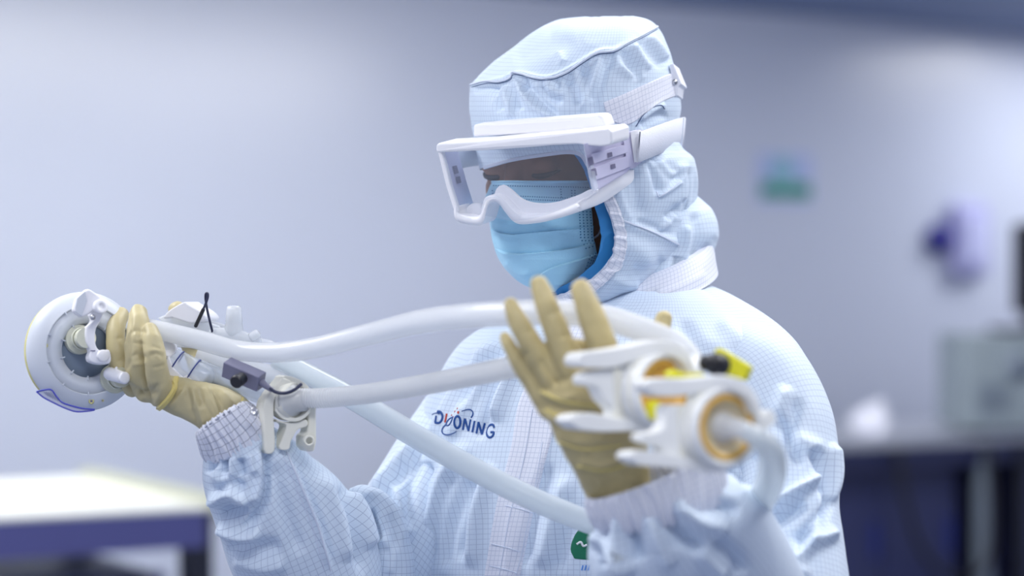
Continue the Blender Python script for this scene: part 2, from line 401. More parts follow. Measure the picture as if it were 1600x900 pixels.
def silicone(name, col, clear, rough=0.14):
    m = bpy.data.materials.new(name); m.use_nodes = True; nt = m.node_tree; nt.nodes.remove(nt.nodes['Principled BSDF']); out = nt.nodes['Material Output']; N = nt.nodes.new
    tc = N('ShaderNodeTexCoord'); nz = N('ShaderNodeTexNoise'); nz.inputs['Scale'].default_value = 20; nt.links.new(tc.outputs['Object'], nz.inputs['Vector'])
    c = N('ShaderNodeMix'); c.data_type = 'RGBA'; c.inputs[6].default_value = tuple(v*.97 for v in col)+(1,); c.inputs[7].default_value = (*col, 1); nt.links.new(nz.outputs['Fac'], c.inputs[0])
    d = N('ShaderNodeBsdfDiffuse'); t = N('ShaderNodeBsdfTranslucent'); nt.links.new(c.outputs[2], d.inputs[0]); nt.links.new(c.outputs[2], t.inputs[0])
    m1 = N('ShaderNodeMixShader'); m1.inputs[0].default_value = 0.45; nt.links.new(d.outputs[0], m1.inputs[1]); nt.links.new(t.outputs[0], m1.inputs[2])
    tr = N('ShaderNodeBsdfTransparent'); tr.inputs[0].default_value = (.98, .99, 1, 1); m2 = N('ShaderNodeMixShader'); m2.inputs[0].default_value = clear; nt.links.new(m1.outputs[0], m2.inputs[1]); nt.links.new(tr.outputs[0], m2.inputs[2])
    g = N('ShaderNodeBsdfGlossy'); g.inputs['Roughness'].default_value = rough; lw_ = N('ShaderNodeLayerWeight'); lw_.inputs[0].default_value = .5; pw = N('ShaderNodeMath'); pw.operation = 'POWER'; nt.links.new(lw_.outputs['Facing'], pw.inputs[0]); pw.inputs[1].default_value = 4.0
    fr = N('ShaderNodeMath'); fr.operation = 'MULTIPLY_ADD'; nt.links.new(pw.outputs[0], fr.inputs[0]); fr.inputs[1].default_value = .6; fr.inputs[2].default_value = .035
    m3 = N('ShaderNodeMixShader'); nt.links.new(fr.outputs[0], m3.inputs[0]); nt.links.new(m2.outputs[0], m3.inputs[1]); nt.links.new(g.outputs[0], m3.inputs[2]); nt.links.new(m3.outputs[0], out.inputs['Surface']); return m

BLUE_CLOTH = (0.675, 0.77, 0.895, 1); PALE_CLOTH = (0.78, 0.80, 0.89, 1); LINE = (0.20, 0.27, 0.44, 1)
M = dict(
    suit=fabric('gridded_blue_cloth', BLUE_CLOTH, LINE, 0.0053, 0.09, amt=0.45),
    sleeve=fabric('gridded_sleeve_cloth', BLUE_CLOTH, LINE, 0.0066, 0.075, amt=0.55),
    hood=fabric('gridded_hood_cloth', (0.64, 0.745, 0.875, 1), LINE, 0.0052, 0.09, amt=0.42),
    pale=fabric('gridded_pale_cloth', PALE_CLOTH, LINE, 0.0054, 0.11, amt=0.38),
    cuff=fabric('gridded_cuff_cloth', PALE_CLOTH, (0.1, 0.12, 0.2, 1), 0.0082, 0.09, amt=0.6),
    seam=mat('seam_thread', (0.66, 0.72, 0.85), 0.7),
    dark_thread=mat('dark_stitching', (0.12, 0.17, 0.30), 0.7),
    lining=mat('blue_lining', (0.03, 0.24, 0.58), 0.6, bump=0.4, bscale=90),
    mask=mat('blue_mask_fleece', (0.40, 0.72, 0.92), 0.75, 0.2, bump=0.35, bscale=500, var=0.05, sheen=0.2),
    mask_dot=mat('mask_emboss', (0.07, 0.25, 0.48), 0.7),
    skin=mat('skin', (0.36, 0.175, 0.105), 0.5, 0.35, bump=0.2, bscale=400, sss=0.15, var=0.1, vscale=40),
    hair=mat('black_hair', (0.012, 0.01, 0.01), 0.5),
    eye=mat('eyeball', (0.5, 0.48, 0.46), 0.2), iris=mat('dark_iris', (0.02, 0.012, 0.01), 0.15),
    white=mat('white_plastic', (0.92, 0.92, 0.96), 0.38, 0.45, var=0.02),
    clampw=mat('white_clamp_plastic', (0.86, 0.87, 0.86), 0.36, 0.5, var=0.02),
    lilac=mat('lilac_plastic', (0.66, 0.64, 0.83), 0.35, 0.5, var=0.02), slot=mat('slot_shadow_grey', (0.2, 0.19, 0.3), 0.6),
    strap=mat('white_elastic', (0.80, 0.82, 0.90), 0.6, bump=0.4, bscale=600),
    lens=glassmat('clear_lens', (0.93, 0.94, 0.96, 1), 0.05),
    glove=mat('latex', (0.56, 0.49, 0.285), 0.42, 0.4, bump=0.5, bscale=120, sss=0.12, var=0.12, vscale=60),
    glove_left=mat('latex_olive', (0.55, 0.46, 0.235), 0.42, 0.4, bump=0.5, bscale=120, sss=0.12, var=0.22, vscale=45),
    glove2=mat('latex_rolled', (0.72, 0.60, 0.22), 0.4, 0.4, sss=0.1),
    hose=silicone('silicone_hose', (0.96, 0.97, 0.99), 0.44),
    hose2=silicone('silicone_hose_blue', (0.92, 0.965, 0.99), 0.40),
    braid=silicone('braided_hose_wall', (0.90, 0.91, 0.92), 0.06),
    clear=clearmat('clear_plastic', (0.82, 0.87, 0.94), 0.34, 0.1),
    milky=silicone('milky_plastic', (0.92, 0.94, 0.97), 0.3),
    ivory=mat('ivory_plastic', (0.84, 0.83, 0.74), 0.42, 0.45, var=0.03),
    port=mat('cream_silicone', (0.72, 0.73, 0.60), 0.5, 0.4),
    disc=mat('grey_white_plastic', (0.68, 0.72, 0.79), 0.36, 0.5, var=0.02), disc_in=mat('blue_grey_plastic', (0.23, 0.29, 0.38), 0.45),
    rim=mat('yellowed_rim', (0.72, 0.68, 0.30), 0.5), amber=mat('amber_silicone', (0.85, 0.50, 0.09), 0.35, 0.5, sss=0.1),
    gasket=mat('straw_silicone', (0.78, 0.68, 0.46), 0.35, 0.5, sss=0.1),
    yellow=mat('yellow_plastic', (0.85, 0.80, 0.02), 0.4), black=mat('black_plastic', (0.012, 0.012, 0.018), 0.4),
    cable=mat('navy_cable', (0.02, 0.025, 0.07), 0.4), sensor=mat('slate_plastic', (0.20, 0.20, 0.29), 0.45),
    ring=mat('navy_o_ring', (0.03, 0.05, 0.25), 0.4), pouch=clearmat('pouch_film', (0.70, 0.73, 0.85), 0.8, 0.15),
    pouch_edge=mat('blue_pouch_border', (0.06, 0.07, 0.50), 0.4), print=mat('grey_print', (0.25, 0.27, 0.42), 0.6),
    logo=mat('navy_print', (0.012, 0.075, 0.30), 0.6), logo_red=mat('red_print', (0.52, 0.05, 0.03), 0.6), green=mat('green_print', (0.0, 0.15, 0.075), 0.6), badge_white=mat('white_print', (0.8, 0.82, 0.85), 0.6), sky_print=mat('blue_print', (0.1, 0.3, 0.75), 0.6),
    metal=mat('snap_metal', (0.55, 0.56, 0.60), 0.3, metal=0.9), boot=mat('white_boot', (0.75, 0.77, 0.82), 0.5),
    wall=mat('glossy_wall_panel', (0.55, 0.60, 0.74), 0.28, 0.5, var=0.015, vscale=2), ceiling=mat('ceiling_panel', (0.16, 0.22, 0.38), 0.6, var=0.02),
    floor=mat('vinyl_floor', (0.22, 0.26, 0.36), 0.35, var=0.03, vscale=4), trim=mat('pale_trim', (0.5, 0.55, 0.66), 0.4),
    steel=mat('brushed_steel', (0.55, 0.57, 0.62), 0.3, metal=0.6), bench_white=mat('white_bench_top', (0.86, 0.88, 0.84), 0.35), cream=mat('cream_edge', (0.52, 0.54, 0.42), 0.5),
    navy=mat('navy_panel', (0.035, 0.042, 0.13), 0.4), purple=mat('purple_blue_panel', (0.10, 0.105, 0.30), 0.4), dark=mat('dark_metal', (0.012, 0.014, 0.03), 0.45), blueframe=mat('blue_frame', (0.03, 0.045, 0.25), 0.4),
    equip=mat('grey_green_case', (0.31, 0.37, 0.41), 0.5), equip2=mat('grey_dial', (0.24, 0.29, 0.36), 0.4), paper=mat('white_paper', (0.82, 0.84, 0.95), 0.7, bump=0.3, bscale=40),
    sign_white=mat('sign_white', (0.42, 0.50, 0.80), 0.5), sign_green=mat('sign_green', (0.02, 0.26, 0.14), 0.5), sign_teal=mat('sign_teal', (0.25, 0.48, 0.62), 0.5),
    knob_blue=mat('blue_plastic', (0.006, 0.006, 0.25), 0.35), dispenser=mat('lavender_plastic', (0.42, 0.43, 0.74), 0.4), dispenser2=mat('pale_lavender_plastic', (0.55, 0.58, 0.88), 0.3),
    lamp=mat('lamp_diffuser', (0.95, 0.97, 1.0), 0.5, emit=5.0),
)

# ================================================================== the room
U = np.array([math.cos(R30), math.sin(R30), 0]); VB = np.array([-math.sin(R30), math.cos(R30), 0]); ZZ = np.array([0, 0, 1.0])
def wd(px):                      # depth of the back wall seen at column px
    return (8.56-0.5774*0.318)/(1-0.5774*(px-800)/FPX)
def W(px, py, off=0.0): 
    return P(px, py, wd(px))-VB*off
W0 = np.array([0.318, 8.56, 0])
def slab(name, a, b, thick_dir, z0, z1, m_):
    a, b, t = np.array(a), np.array(b), np.array(thick_dir)
    q = [a, b, b+t, a+t]; V = [(*p[:2], z0) for p in q]+[(*p[:2], z1) for p in q]
    Fc = [(3, 2, 1, 0), (4, 5, 6, 7), (0, 1, 5, 4), (1, 2, 6, 5), (2, 3, 7, 6), (3, 0, 4, 7)]
    return tag(mesh(name, V, Fc, m_, smooth=False), kind='structure')
slab('wall_back', W0-U*5.5, W0+U*5.0, VB*0.12, 0, CEIL+0.1, M['wall'])
slab('floor', W0-U*5.5-VB*11, W0+U*5.0-VB*11, VB*11.1, -0.1, 0.0, M['floor'])
slab('ceiling', W0-U*5.5-VB*11, W0+U*5.0-VB*11, VB*11.1, CEIL, CEIL+0.1, M['ceiling'])
slab('baseboard_back', W0-U*5.5-VB*0.015, W0+U*5.0-VB*0.015, VB*0.012, 0, 0.10, M['trim'])
for i, (x, y, sx, sy, pw) in enumerate(LAMPS):
    t = empty('ceiling_light', (x, y, CEIL-0.03)); tag(t, None, 'ceiling light')
    t['label'] = ['flat ceiling light panel above the worker in the cleanroom', 'flat ceiling light panel above the right shoulder of the worker', 'flat ceiling light panel above the white round port plate',
                  'flat ceiling light panel nearest the camera above the clamps', 'flat ceiling light panel above the bright white bench', 'flat ceiling light panel added to brighten the wall behind the white bench', 'flat ceiling light panel close to the middle of the back wall', 'ceiling light panel above the dark bench by the wall sign'][i]
    fr = MB(); 
    for dx, dy, lx, ly in ((0, sy/2+.015, sx+.06, .03), (0, -sy/2-.015, sx+.06, .03), (sx/2+.015, 0, .03, sy), (-sx/2-.015, 0, .03, sy)):
        fr.add(*box_vf((x+dx, y+dy, CEIL-0.0175), lx, ly, 0.035))
    fr.build('light_frame', M['white'], t, smooth=False)
    mesh('diffuser', *box_vf((x, y, CEIL-0.012), sx, sy, 0.018), M['lamp'], t, smooth=False)

# wall sign : white upper part, green band below
def wall_box(name, px0, py0, px1, py1, th, m_, parent=None, off=0.0):
    a, b, c, d = W(px0, py0, off), W(px1, py0, off), W(px1, py1, off), W(px0, py1, off)
    # keep the edges level: use the mean heights
    zt, zb = (a[2]+b[2])/2, (c[2]+d[2])/2
    V = [(*a[:2], zt), (*b[:2], zt), (*b[:2], zb), (*a[:2], zb)]; V = np.array(V); V2 = V-VB*th
    Fc = [(0, 1, 2, 3), (7, 6, 5, 4), (0, 4, 5, 1), (1, 5, 6, 2), (2, 6, 7, 3), (3, 7, 4, 0)]
    return mesh(name, np.vstack([V, V2]), Fc, m_, parent, smooth=False)
s = empty('wall_sign', W(1226, 310)); tag(s, 'small white wall sign with a green band along its bottom', 'sign')
wall_box('sign_board', 1184, 240, 1268, 318, 0.006, M['sign_white'], s)
wall_box('green_band', 1188, 286, 1264, 309, 0.003, M['sign_green'], s, 0.006)
c = W(1221, 268, 0.008); mesh('sign_emblem', *lathe_vf([(0.062, 0), (0.062, 0.002), (0, 0.002)], c, -VB, 24), M['sign_teal'], s, smooth=False)
d_ = empty('wall_dispenser', W(1505, 430)); tag(d_, 'rounded lavender dispenser box on the wall above the dark bench', 'dispenser')
bevel(wall_box('dispenser_case', 1476, 318, 1532, 432, 0.07, M['dispenser'], d_), 0.03, 4)
bevel(wall_box('dispenser_cover', 1490, 338, 1518, 412, 0.02, M['dispenser2'], d_, 0.07), 0.012, 3)
k_ = empty('wall_button', W(1459, 390)); tag(k_, 'round dark blue button on the wall beside the lavender dispenser', 'button')
mesh('knob_disc', *lathe_vf([(0.055, 0), (0.060, 0.01), (0.058, 0.045), (0.045, 0.055), (0, 0.055)], W(1461, 373, 0.0), -VB, 32), M['knob_blue'], k_)
mesh('knob_grip', *lathe_vf([(0.028, 0), (0.026, 0.02), (0, 0.022)], W(1461, 373, 0.055), -VB, 24), M['knob_blue'], k_)

# benches
def bench(name, label, corner, length, depth, top_mat, front_mat, z=0.90, top_th=0.035):
    """corner: right front corner on the floor plane, runs to the left along -U and back along VB"""
    t = empty(name, (corner[0]-U[0]*length/2, corner[1]-U[1]*length/2, 0)); tag(t, label, 'bench')
    c0 = np.array([corner[0], corner[1], 0.])
    def bx(u0, u1, v0, v1, z0, z1):
        cc = c0-U*(u0+u1)/2+VB*(v0+v1)/2+ZZ*(z0+z1)/2; return box_vf(cc, u1-u0, v1-v0, z1-z0, R30)
    bevel(mesh('bench_top', *bx(0, length, 0, depth, z-top_th, z), top_mat, t, smooth=False), 0.004)
    return t, bx
t1, bx1 = bench('white_bench', 'long bench with a bright white top behind the gloved hand and port plate', (-0.684, 5.15), 2.6, 0.92, M['bench_white'], M['purple'], 0.90, 0.012)
mesh('end_edge', *bx1(-0.045, 0.0, 0.0, 0.95, 0.872, 0.916), M['cream'], t1, smooth=False)
mesh('front_apron', *bx1(0.02, 2.6, 0.005, 0.03, 0.805, 0.888), M['purple'], t1, smooth=False)
for k, (u0, v0) in enumerate(((0.0, 0.01), (0.0, 0.85), (1.3, 0.01), (1.3, 0.85), (2.54, 0.01), (2.54, 0.85))):
    mesh('leg', *bx1(u0, u0+0.06, v0, v0+0.06, 0.0, 0.888), M['dark'], t1, smooth=False)
mesh('stretcher', *bx1(0.06, 2.54, 0.85, 0.89, 0.16, 0.22), M['dark'], t1, smooth=False)
for k, (u0, u1, m_) in enumerate(((0.10, 0.45, 'navy'), (0.50, 0.78, 'navy'))):
    cb = empty('under_bench_cabinet', c0 := np.array([-0.684, 5.15, 0])-U*(u0+u1)/2+VB*0.4)
    tag(cb, ['dark navy cabinet under the white bench nearest its dark corner leg', 'second dark navy cabinet under the white bench'][k], 'cabinet', )
    mesh('cabinet_body', *bx1(u0, u1, 0.14, 0.80, 0.05, 0.74), M[m_], cb, smooth=False)
    mesh('cabinet_door', *bx1(u0+0.015, u1-0.015, 0.12, 0.139, 0.07, 0.72), M['navy'], cb, smooth=False)
    for a in (u0-0.022, u1+0.002):
        mesh('blue_frame_post', *bx1(a, a+0.02, 0.11, 0.14, 0.0, 0.74), M['blueframe'], cb, smooth=False)
    mesh('foot_rail', *bx1(u0, u1, 0.16, 0.78, 0.0, 0.05), M['dark'], cb, smooth=False)
    mesh('door_handle', *bx1(u0+0.04, u0+0.055, 0.10, 0.12, 0.45, 0.6), M['blueframe'], cb, smooth=False)
bx_org = np.array([1.064, 7.3, 0])+U*2.2
t2, bx2 = bench('dark_bench', 'dark navy laboratory bench with grey top by the back wall', bx_org[:2], 3.2, 0.72, M['steel'], M['navy'], 0.905)
for u0 in (0.0, 1.36, 1.52, 2.3, 3.15):
    for v0 in (0.02, 0.66):
        mesh('leg', *bx2(u0, u0+0.045, v0, v0+0.045, 0, 0.868), M['dark'] if u0 != 1.52 else M['equip2'], t2, smooth=False)
mesh('front_rail', *bx2(0.05, 3.15, 0.03, 0.05, 0.80, 0.868), M['navy'], t2, smooth=False)
mesh('back_panel', *bx2(0.0, 3.2, 0.69, 0.71, 0.02, 0.868), M['navy'], t2, smooth=False)
mesh('lower_shelf', *bx2(0.05, 3.15, 0.05, 0.68, 0.14, 0.17), M['navy'], t2, smooth=False)
cabs = [(1.62, 2.28, 'dark navy cabinet under the dark bench right beside the worker'), (0.72, 1.34, 'dark navy cabinet under the dark bench below the grey instrument')]
for u0, u1, lb in cabs:
    cb = empty('under_bench_cabinet', bx_org-U*(u0+u1)/2+VB*0.35); tag(cb, lb, 'cabinet')
    mesh('cabinet_body', *bx2(u0, u1, 0.10, 0.66, 0.17, 0.79), M['navy'], cb, smooth=False)
    for a, b in ((u0+.01, (u0+u1)/2-.005), ((u0+u1)/2+.005, u1-.01)):
        dr = mesh('cabinet_door', *bx2(a, b, 0.08, 0.099, 0.19, 0.77), M['navy'], cb, smooth=False)
        mesh('door_handle', *bx2(a+.03, a+.042, 0.06, 0.08, 0.50, 0.62), M['blueframe'], dr, smooth=False)
# a loose black cable hangs in front of the cabinet
def pt2(u, v, z): return bx_org-U*u+VB*v+ZZ*z
tag(mesh('power_cable', *tube_vf(catmull([pt2(1.95, .0, .86), pt2(1.93, -.012, .7), pt2(1.86, -.02, .52), pt2(1.72, -.02, .42), pt2(1.58, -.02, .47), pt2(1.55, -.012, .66), pt2(1.56, .0, .86)], 40), 0.012, 8), M['black']),
    'black power cable hanging in a loop from the dark bench', 'cable')
# instrument, monitor and crumpled wipe on the dark bench
EQ = P(1606, 585, 7.70); EQ[2] = 0.0
eq = empty('instrument_case', EQ+ZZ*.905); tag(eq, 'grey green instrument case with dials on the dark bench', 'instrument')
er = 0.10; ex_, ey_ = np.array([math.cos(er), math.sin(er), 0]), np.array([-math.sin(er), math.cos(er), 0])
def bxe(x0, x1, y0, y1, z0, z1): return box_vf(EQ+ex_*(x0+x1)/2+ey_*(y0+y1)/2+ZZ*(z0+z1)/2, x1-x0, y1-y0, z1-z0, er)
bevel(mesh('case', *bxe(-.255, .30, -.10, .22, .918, 1.245), M['equip'], eq, smooth=False), 0.012)
for x in (-.21, .25): mesh('foot', *bxe(x-.03, x+.03, -.06, .0, .905, .92), M['black'], eq, smooth=False)
for x, z in ((-.075, 1.14), (.03, 1.03)):
    mesh('dial', *lathe_vf([(0.045, 0), (0.045, 0.012), (0.03, 0.016), (0.028, 0.03), (0, 0.03)], EQ+ex_*x-ey_*.10+ZZ*z, -ey_, 24), M['equip2'], eq)
for r_ in range(5): mesh('vent_slat', *bxe(-.21, -.10, -.108, -.099, .98+r_*.022, .989+r_*.022), M['equip2'], eq, smooth=False)
mo = empty('monitor', EQ+ZZ*1.245); tag(mo, 'black monitor standing on the grey green instrument case', 'monitor')
mesh('monitor_base', *bxe(-.09, .15, -.02, .16, 1.245, 1.265), M['black'], mo, smooth=False)
mesh('monitor_neck', *bxe(.02, .08, .05, .09, 1.26, 1.38), M['black'], mo, smooth=False)
bevel(mesh('monitor_shell', *bxe(-.045, .45, .0, .05, 1.31, 1.625), M['black'], mo, smooth=False), 0.02)
mesh('monitor_screen', *bxe(-.02, .43, -.004, .001, 1.34, 1.60), M['dark'], mo, smooth=False)
V, Fc = ball_vf(pt2(1.88, .22, .950), .055, .05, .062, nu=40, nv=26)
V += (V-V.mean(0))*(vnoise(V*28, 3)*0.5+vnoise(V*60, 4)*0.25)[:, None]; V[:, 2] = np.maximum(V[:, 2], .905)
tag(mesh('crumpled_wipe', V, Fc, M['paper']), 'crumpled white wipe lying on the dark bench', 'wipe')

# ================================================================== the worker
PO = np.array([P(965, 450, 2.48)[0], 2.48, 0.0])
F0 = np.array([-0.574, -0.819, 0.]); pit = math.radians(20)
HF = F0*math.cos(pit)-ZZ*math.sin(pit); HU = F0*math.sin(pit)+ZZ*math.cos(pit); HR = np.cross(HF, HU)   # face forward, up, the worker's right
HC = P(860, 230, 2.495)
def H(r, f, u): return HC+HR*r+HF*f+HU*u
HM = np.stack([HR, HF, HU], 1)
parts = []
parts.append(ball_vf(H(0, -0.012, 0.028), 0.072, 0.092, 0.085, HM, 40, 26))       # skull
parts.append(ball_vf(H(0, 0.012, -0.035), 0.062, 0.072, 0.078, HM, 40, 26))       # face
parts.append(ball_vf(H(0, 0.028, -0.082), 0.040, 0.044, 0.032, HM, 30, 18))       # jaw
parts.append(ball_vf(H(0, 0.060, 0.030), 0.050, 0.022, 0.016, HM, 30, 14))        # brow ridge
for s in (-1, 1):
    parts.append(ball_vf(H(s*0.036, 0.055, -0.030), 0.020, 0.018, 0.020, HM))     # cheekbone
    parts.append(ball_vf(H(s*0.031, 0.0660, -0.0005), 0.0170, 0.0130, 0.0110, HM)) # closed upper lid
    parts.append(ball_vf(H(s*0.031, 0.0640, -0.0135), 0.0165, 0.0110, 0.0070, HM)) # lower lid
    parts.append(ball_vf(H(s*0.074, -0.012, -0.012), 0.008, 0.020, 0.032, HM))    # ear
parts.append(tube_vf(catmull([H(0, .068, .02), H(0, .080, -.008), H(0, .094, -.030), H(0, .095, -.036)], 16), np.linspace(.008, .012, 16), 14))
for s in (-1, 1): parts.append(ball_vf(H(s*0.010, .082, -.036), .009, .010, .007, HM))
parts.append(ball_vf(H(0, 0.076, -0.062), 0.024, 0.010, 0.006, HM)); parts.append(ball_vf(H(0, 0.074, -0.071), 0.021, 0.010, 0.006, HM))
parts.append(ball_vf(H(-.057, .030, -.050), .022, .022, .026, HM)); parts.append(ball_vf(H(-.051, .032, -.080), .020, .020, .024, HM))
nb = P(985, 470, 2.50)
parts.append(tube_vf(catmull([H(0, -.01, -.04), H(0, -.02, -.09), nb, nb-ZZ*.08], 20), np.linspace(.055, .06, 20), 24))
tor = [P(985, 500, 2.48), P(970, 620, 2.47), P(960, 800, 2.47), P(960, 1000, 2.48), P(960, 1150, 2.49)]
def torso_bits():
    for c, rx, ry, rz in ((tor[1], .125, .075, .11), (tor[2], .13, .085, .17), (tor[3], .14, .085, .15), (tor[4], .155, .095, .12)):
        yield ball_vf(c, rx, ry, rz, [[.94, .33, 0], [-.33, .94, 0], [0, 0, 1]], 36, 20)
parts += list(torso_bits())
shL, elL, wrL = P(1180, 590, 2.36), P(1225, 985, 2.22), P(960, 750, 2.04)
shR, elR, wrR = P(775, 600, 2.54), P(520, 950, 2.43), P(365, 662, 2.31)
for up_, fo_ in (([(1060, 560, 2.42), (1150, 590, 2.37), (1220, 680, 2.325), (1236, 800, 2.285), (1240, 900, 2.26), (1225, 985, 2.225)], [(1225, 985, 2.225), (1130, 930, 2.125), (1062, 852, 2.065), (1015, 810, 2.045), (966, 770, 2.045)]),
                 ([(880, 590, 2.50), (800, 600, 2.55), (712, 695, 2.545), (655, 785, 2.51), (600, 870, 2.48), (550, 945, 2.45)], [(550, 945, 2.45), (500, 900, 2.40), (450, 820, 2.36), (410, 750, 2.33), (362, 668, 2.315)])):
    parts.append(tube_vf(catmull(pxs(up_), 30), np.linspace(.042, .033, 30), 18))
    parts.append(tube_vf(catmull(pxs(fo_), 30), np.linspace(.034, .012, 30), 18))
kn = []
for s in (-1, 1):
    hip = PO+np.array([s*.085*.94, -s*.085*.33, .90]); knee = PO+np.array([s*.095*.94, -s*.095*.33-.02, .48]); ank = PO+np.array([s*.10*.94, -s*.10*.33+.01, .09])
    toe = ank+F0*np.array([1, 1, 0])*.15-ZZ*.045
    parts.append(tube_vf(catmull([hip, knee, ank], 30), np.concatenate([np.linspace(.085, .052, 15), np.linspace(.054, .034, 15)]), 20))
    parts.append(tube_vf(catmull([ank-ZZ*.035-F0*.03, ank-ZZ*.04+F0*.07, toe], 12), np.linspace(.034, .026, 12), 14))
    kn.append((hip, knee, ank, toe))
V, Fc, _ = remesh(parts, 0.0036, 5, 0.5)
person = mesh('person', V, Fc, M['skin'], None, True, root_loc=PO)
tag(person, 'person in pale blue gridded cleanroom coverall, goggles and blue face mask, looking down at tubing', 'person')

# eyes, lashes, brows
for s in (-1, 1):
    c = H(s*0.031, 0.0630, -0.0095)
    e = mesh('eye', *ball_vf(c, .0125, .0110, .0062, HM), M['eye'], person)
    mesh('iris', *ball_vf(H(s*0.031-.002, 0.0700, -0.0105), .0055, .0028, .0035, HM, 16, 8), M['iris'], e)
    l = [H(s*0.031+a*.0195, .0765-.012*abs(a)**2.2-.001, -.0085-.0020*(1-a*a)) for a in np.linspace(-1, 1, 9)]
    mesh('eyelashes', *tube_vf(catmull(l, 24), .0010+.0024*np.sin(np.linspace(0, math.pi, 24)), 8), M['hair'], person)
    b = [H(s*(0.014+a*.036), .0815-.026*a**2.2, .0205+.007*math.sin(a*2.2)) for a in np.linspace(0, 1, 8)]
    mesh('eyebrow', *tube_vf(catmull(b, 24), np.concatenate([np.linspace(.002, .0032, 10), np.linspace(.0032, .0012, 14)]), 8, flat=0.7), M['hair'], person)
V, Fc = ball_vf(H(0, -0.018, 0.036), 0.078, 0.094, 0.086, HM, 48, 30)
kp = [(i) for i in range(len(V)) if (V[i]-HC)@HF < 0.055-max(0, .02-(V[i]-HC)@HU)*2.2 and (V[i]-HC)@HU > -0.05+max(0, (V[i]-HC)@HF+.05)*.9]; ks = set(kp)
mesh('hair', V, [f for f in Fc if all(i in ks for i in f)], M['hair'], person)

# ---------------------------------------------------------------- coverall
def S(*a):  # torso row
    return a
torso_rows = [
    (444, 935, 1106, 2.50, .07, -.2), (455, 885, 1132, 2.49, .085, -.25), (470, 850, 1160, 2.48, .095, -.3), (490, 795, 1193, 2.475, .105, -.33),
    (512, 755, 1222, 2.47, .115, -.35), (540, 718, 1248, 2.463, .125, -.36), (580, 690, 1268, 2.46, .132, -.36), (620, 668, 1275, 2.46, .136, -.36), (660, 652, 1275, 2.46, .138, -.36),
    (700, 641, 1272, 2.46, .14, -.36), (760, 633, 1268, 2.46, .142, -.36), (830, 630, 1268, 2.462, .145, -.36), (900, 627, 1270, 2.465, .147, -.36), (1000, 640, 1272, 2.47, .15, -.36),
    (1100, 660, 1280, 2.475, .155, -.36), (1230, 650, 1290, 2.48, .16, -.36), (1330, 680, 1260, 2.48, .15, -.36)]
G, th = ring_loft([r+(0, 0, 2.25) if len(r) == 6 else r for r in torso_rows], 520, 420)
T_folds = [
    ([(640, 720), (668, 650), (705, 590), (745, 545)], -5, 14), ([(668, 700), (700, 620), (745, 560), (790, 530)], 4, 10), ([(720, 640), (752, 580), (800, 530)], -4, 9), ([(700, 690), (735, 625), (775, 570)], 3.5, 8),
    ([(770, 660), (795, 590), (830, 540)], 5, 11), ([(745, 690), (770, 620), (800, 565)], -3.5, 8),
    ([(650, 890), (680, 800), (700, 740), (735, 690)], 5, 12), ([(690, 895), (705, 820), (735, 740)], -4, 10), ([(668, 880), (690, 790), (712, 735)], -3, 7), ([(735, 890), (745, 800), (770, 720)], 4, 11), ([(720, 880), (727, 800), (750, 730)], -3.5, 8),
    ([(640, 830), (655, 760), (672, 720)], -5, 9), ([(815, 890), (835, 800), (860, 720)], -4, 10), ([(845, 890), (868, 800), (890, 740)], 4, 12), ([(870, 895), (888, 830), (900, 790)], -3, 8),
    ([(1060, 500), (1090, 540), (1130, 580)], -2.5, 12), ([(1120, 500), (1170, 540), (1200, 580)], 2, 14), ([(1020, 500), (1060, 560), (1100, 600)], -3, 10),
    ([(1160, 560), (1150, 620), (1160, 690), (1180, 740)], -10, 13), ([(1125, 610), (1120, 680), (1140, 740)], 4, 16),
    ([(1150, 730), (1180, 760), (1220, 745)], 4, 10), ([(1140, 800), (1200, 790), (1260, 750)], 5, 10, 's')]
T_folds = [(f[0], f[1]*2.4)+tuple(f[2:]) for f in T_folds]
TV, TF, TUV = cloth(G, T_folds, [(1.6, 9, 4, 0), (0.9, 26, 10, 1)], 3)
coverall = mesh('coverall', TV, TF, M['suit'], person, uv=TUV)
tor_bvh = BVHTree.FromPolygons([tuple(v) for v in TV], [tuple(int(i) for i in f) for f in TF])

def multi(name, items, m_, parent):
    Vs, Fs, Us, n = [], [], [], 0
    for V, Fc, uv in items: Vs.append(V); Fs.append(np.asarray(Fc)+n); Us.append(uv); n += len(V)
    V = np.vstack(Vs); Fc = np.vstack(Fs); uv = np.vstack(Us)
    return mesh(name, V, Fc, m_, parent, uv=uv), BVHTree.FromPolygons([tuple(v) for v in V], [tuple(int(i) for i in f) for f in Fc])
CR = [(1.4, 11, 5, 0), (0.8, 30, 12, 1)]
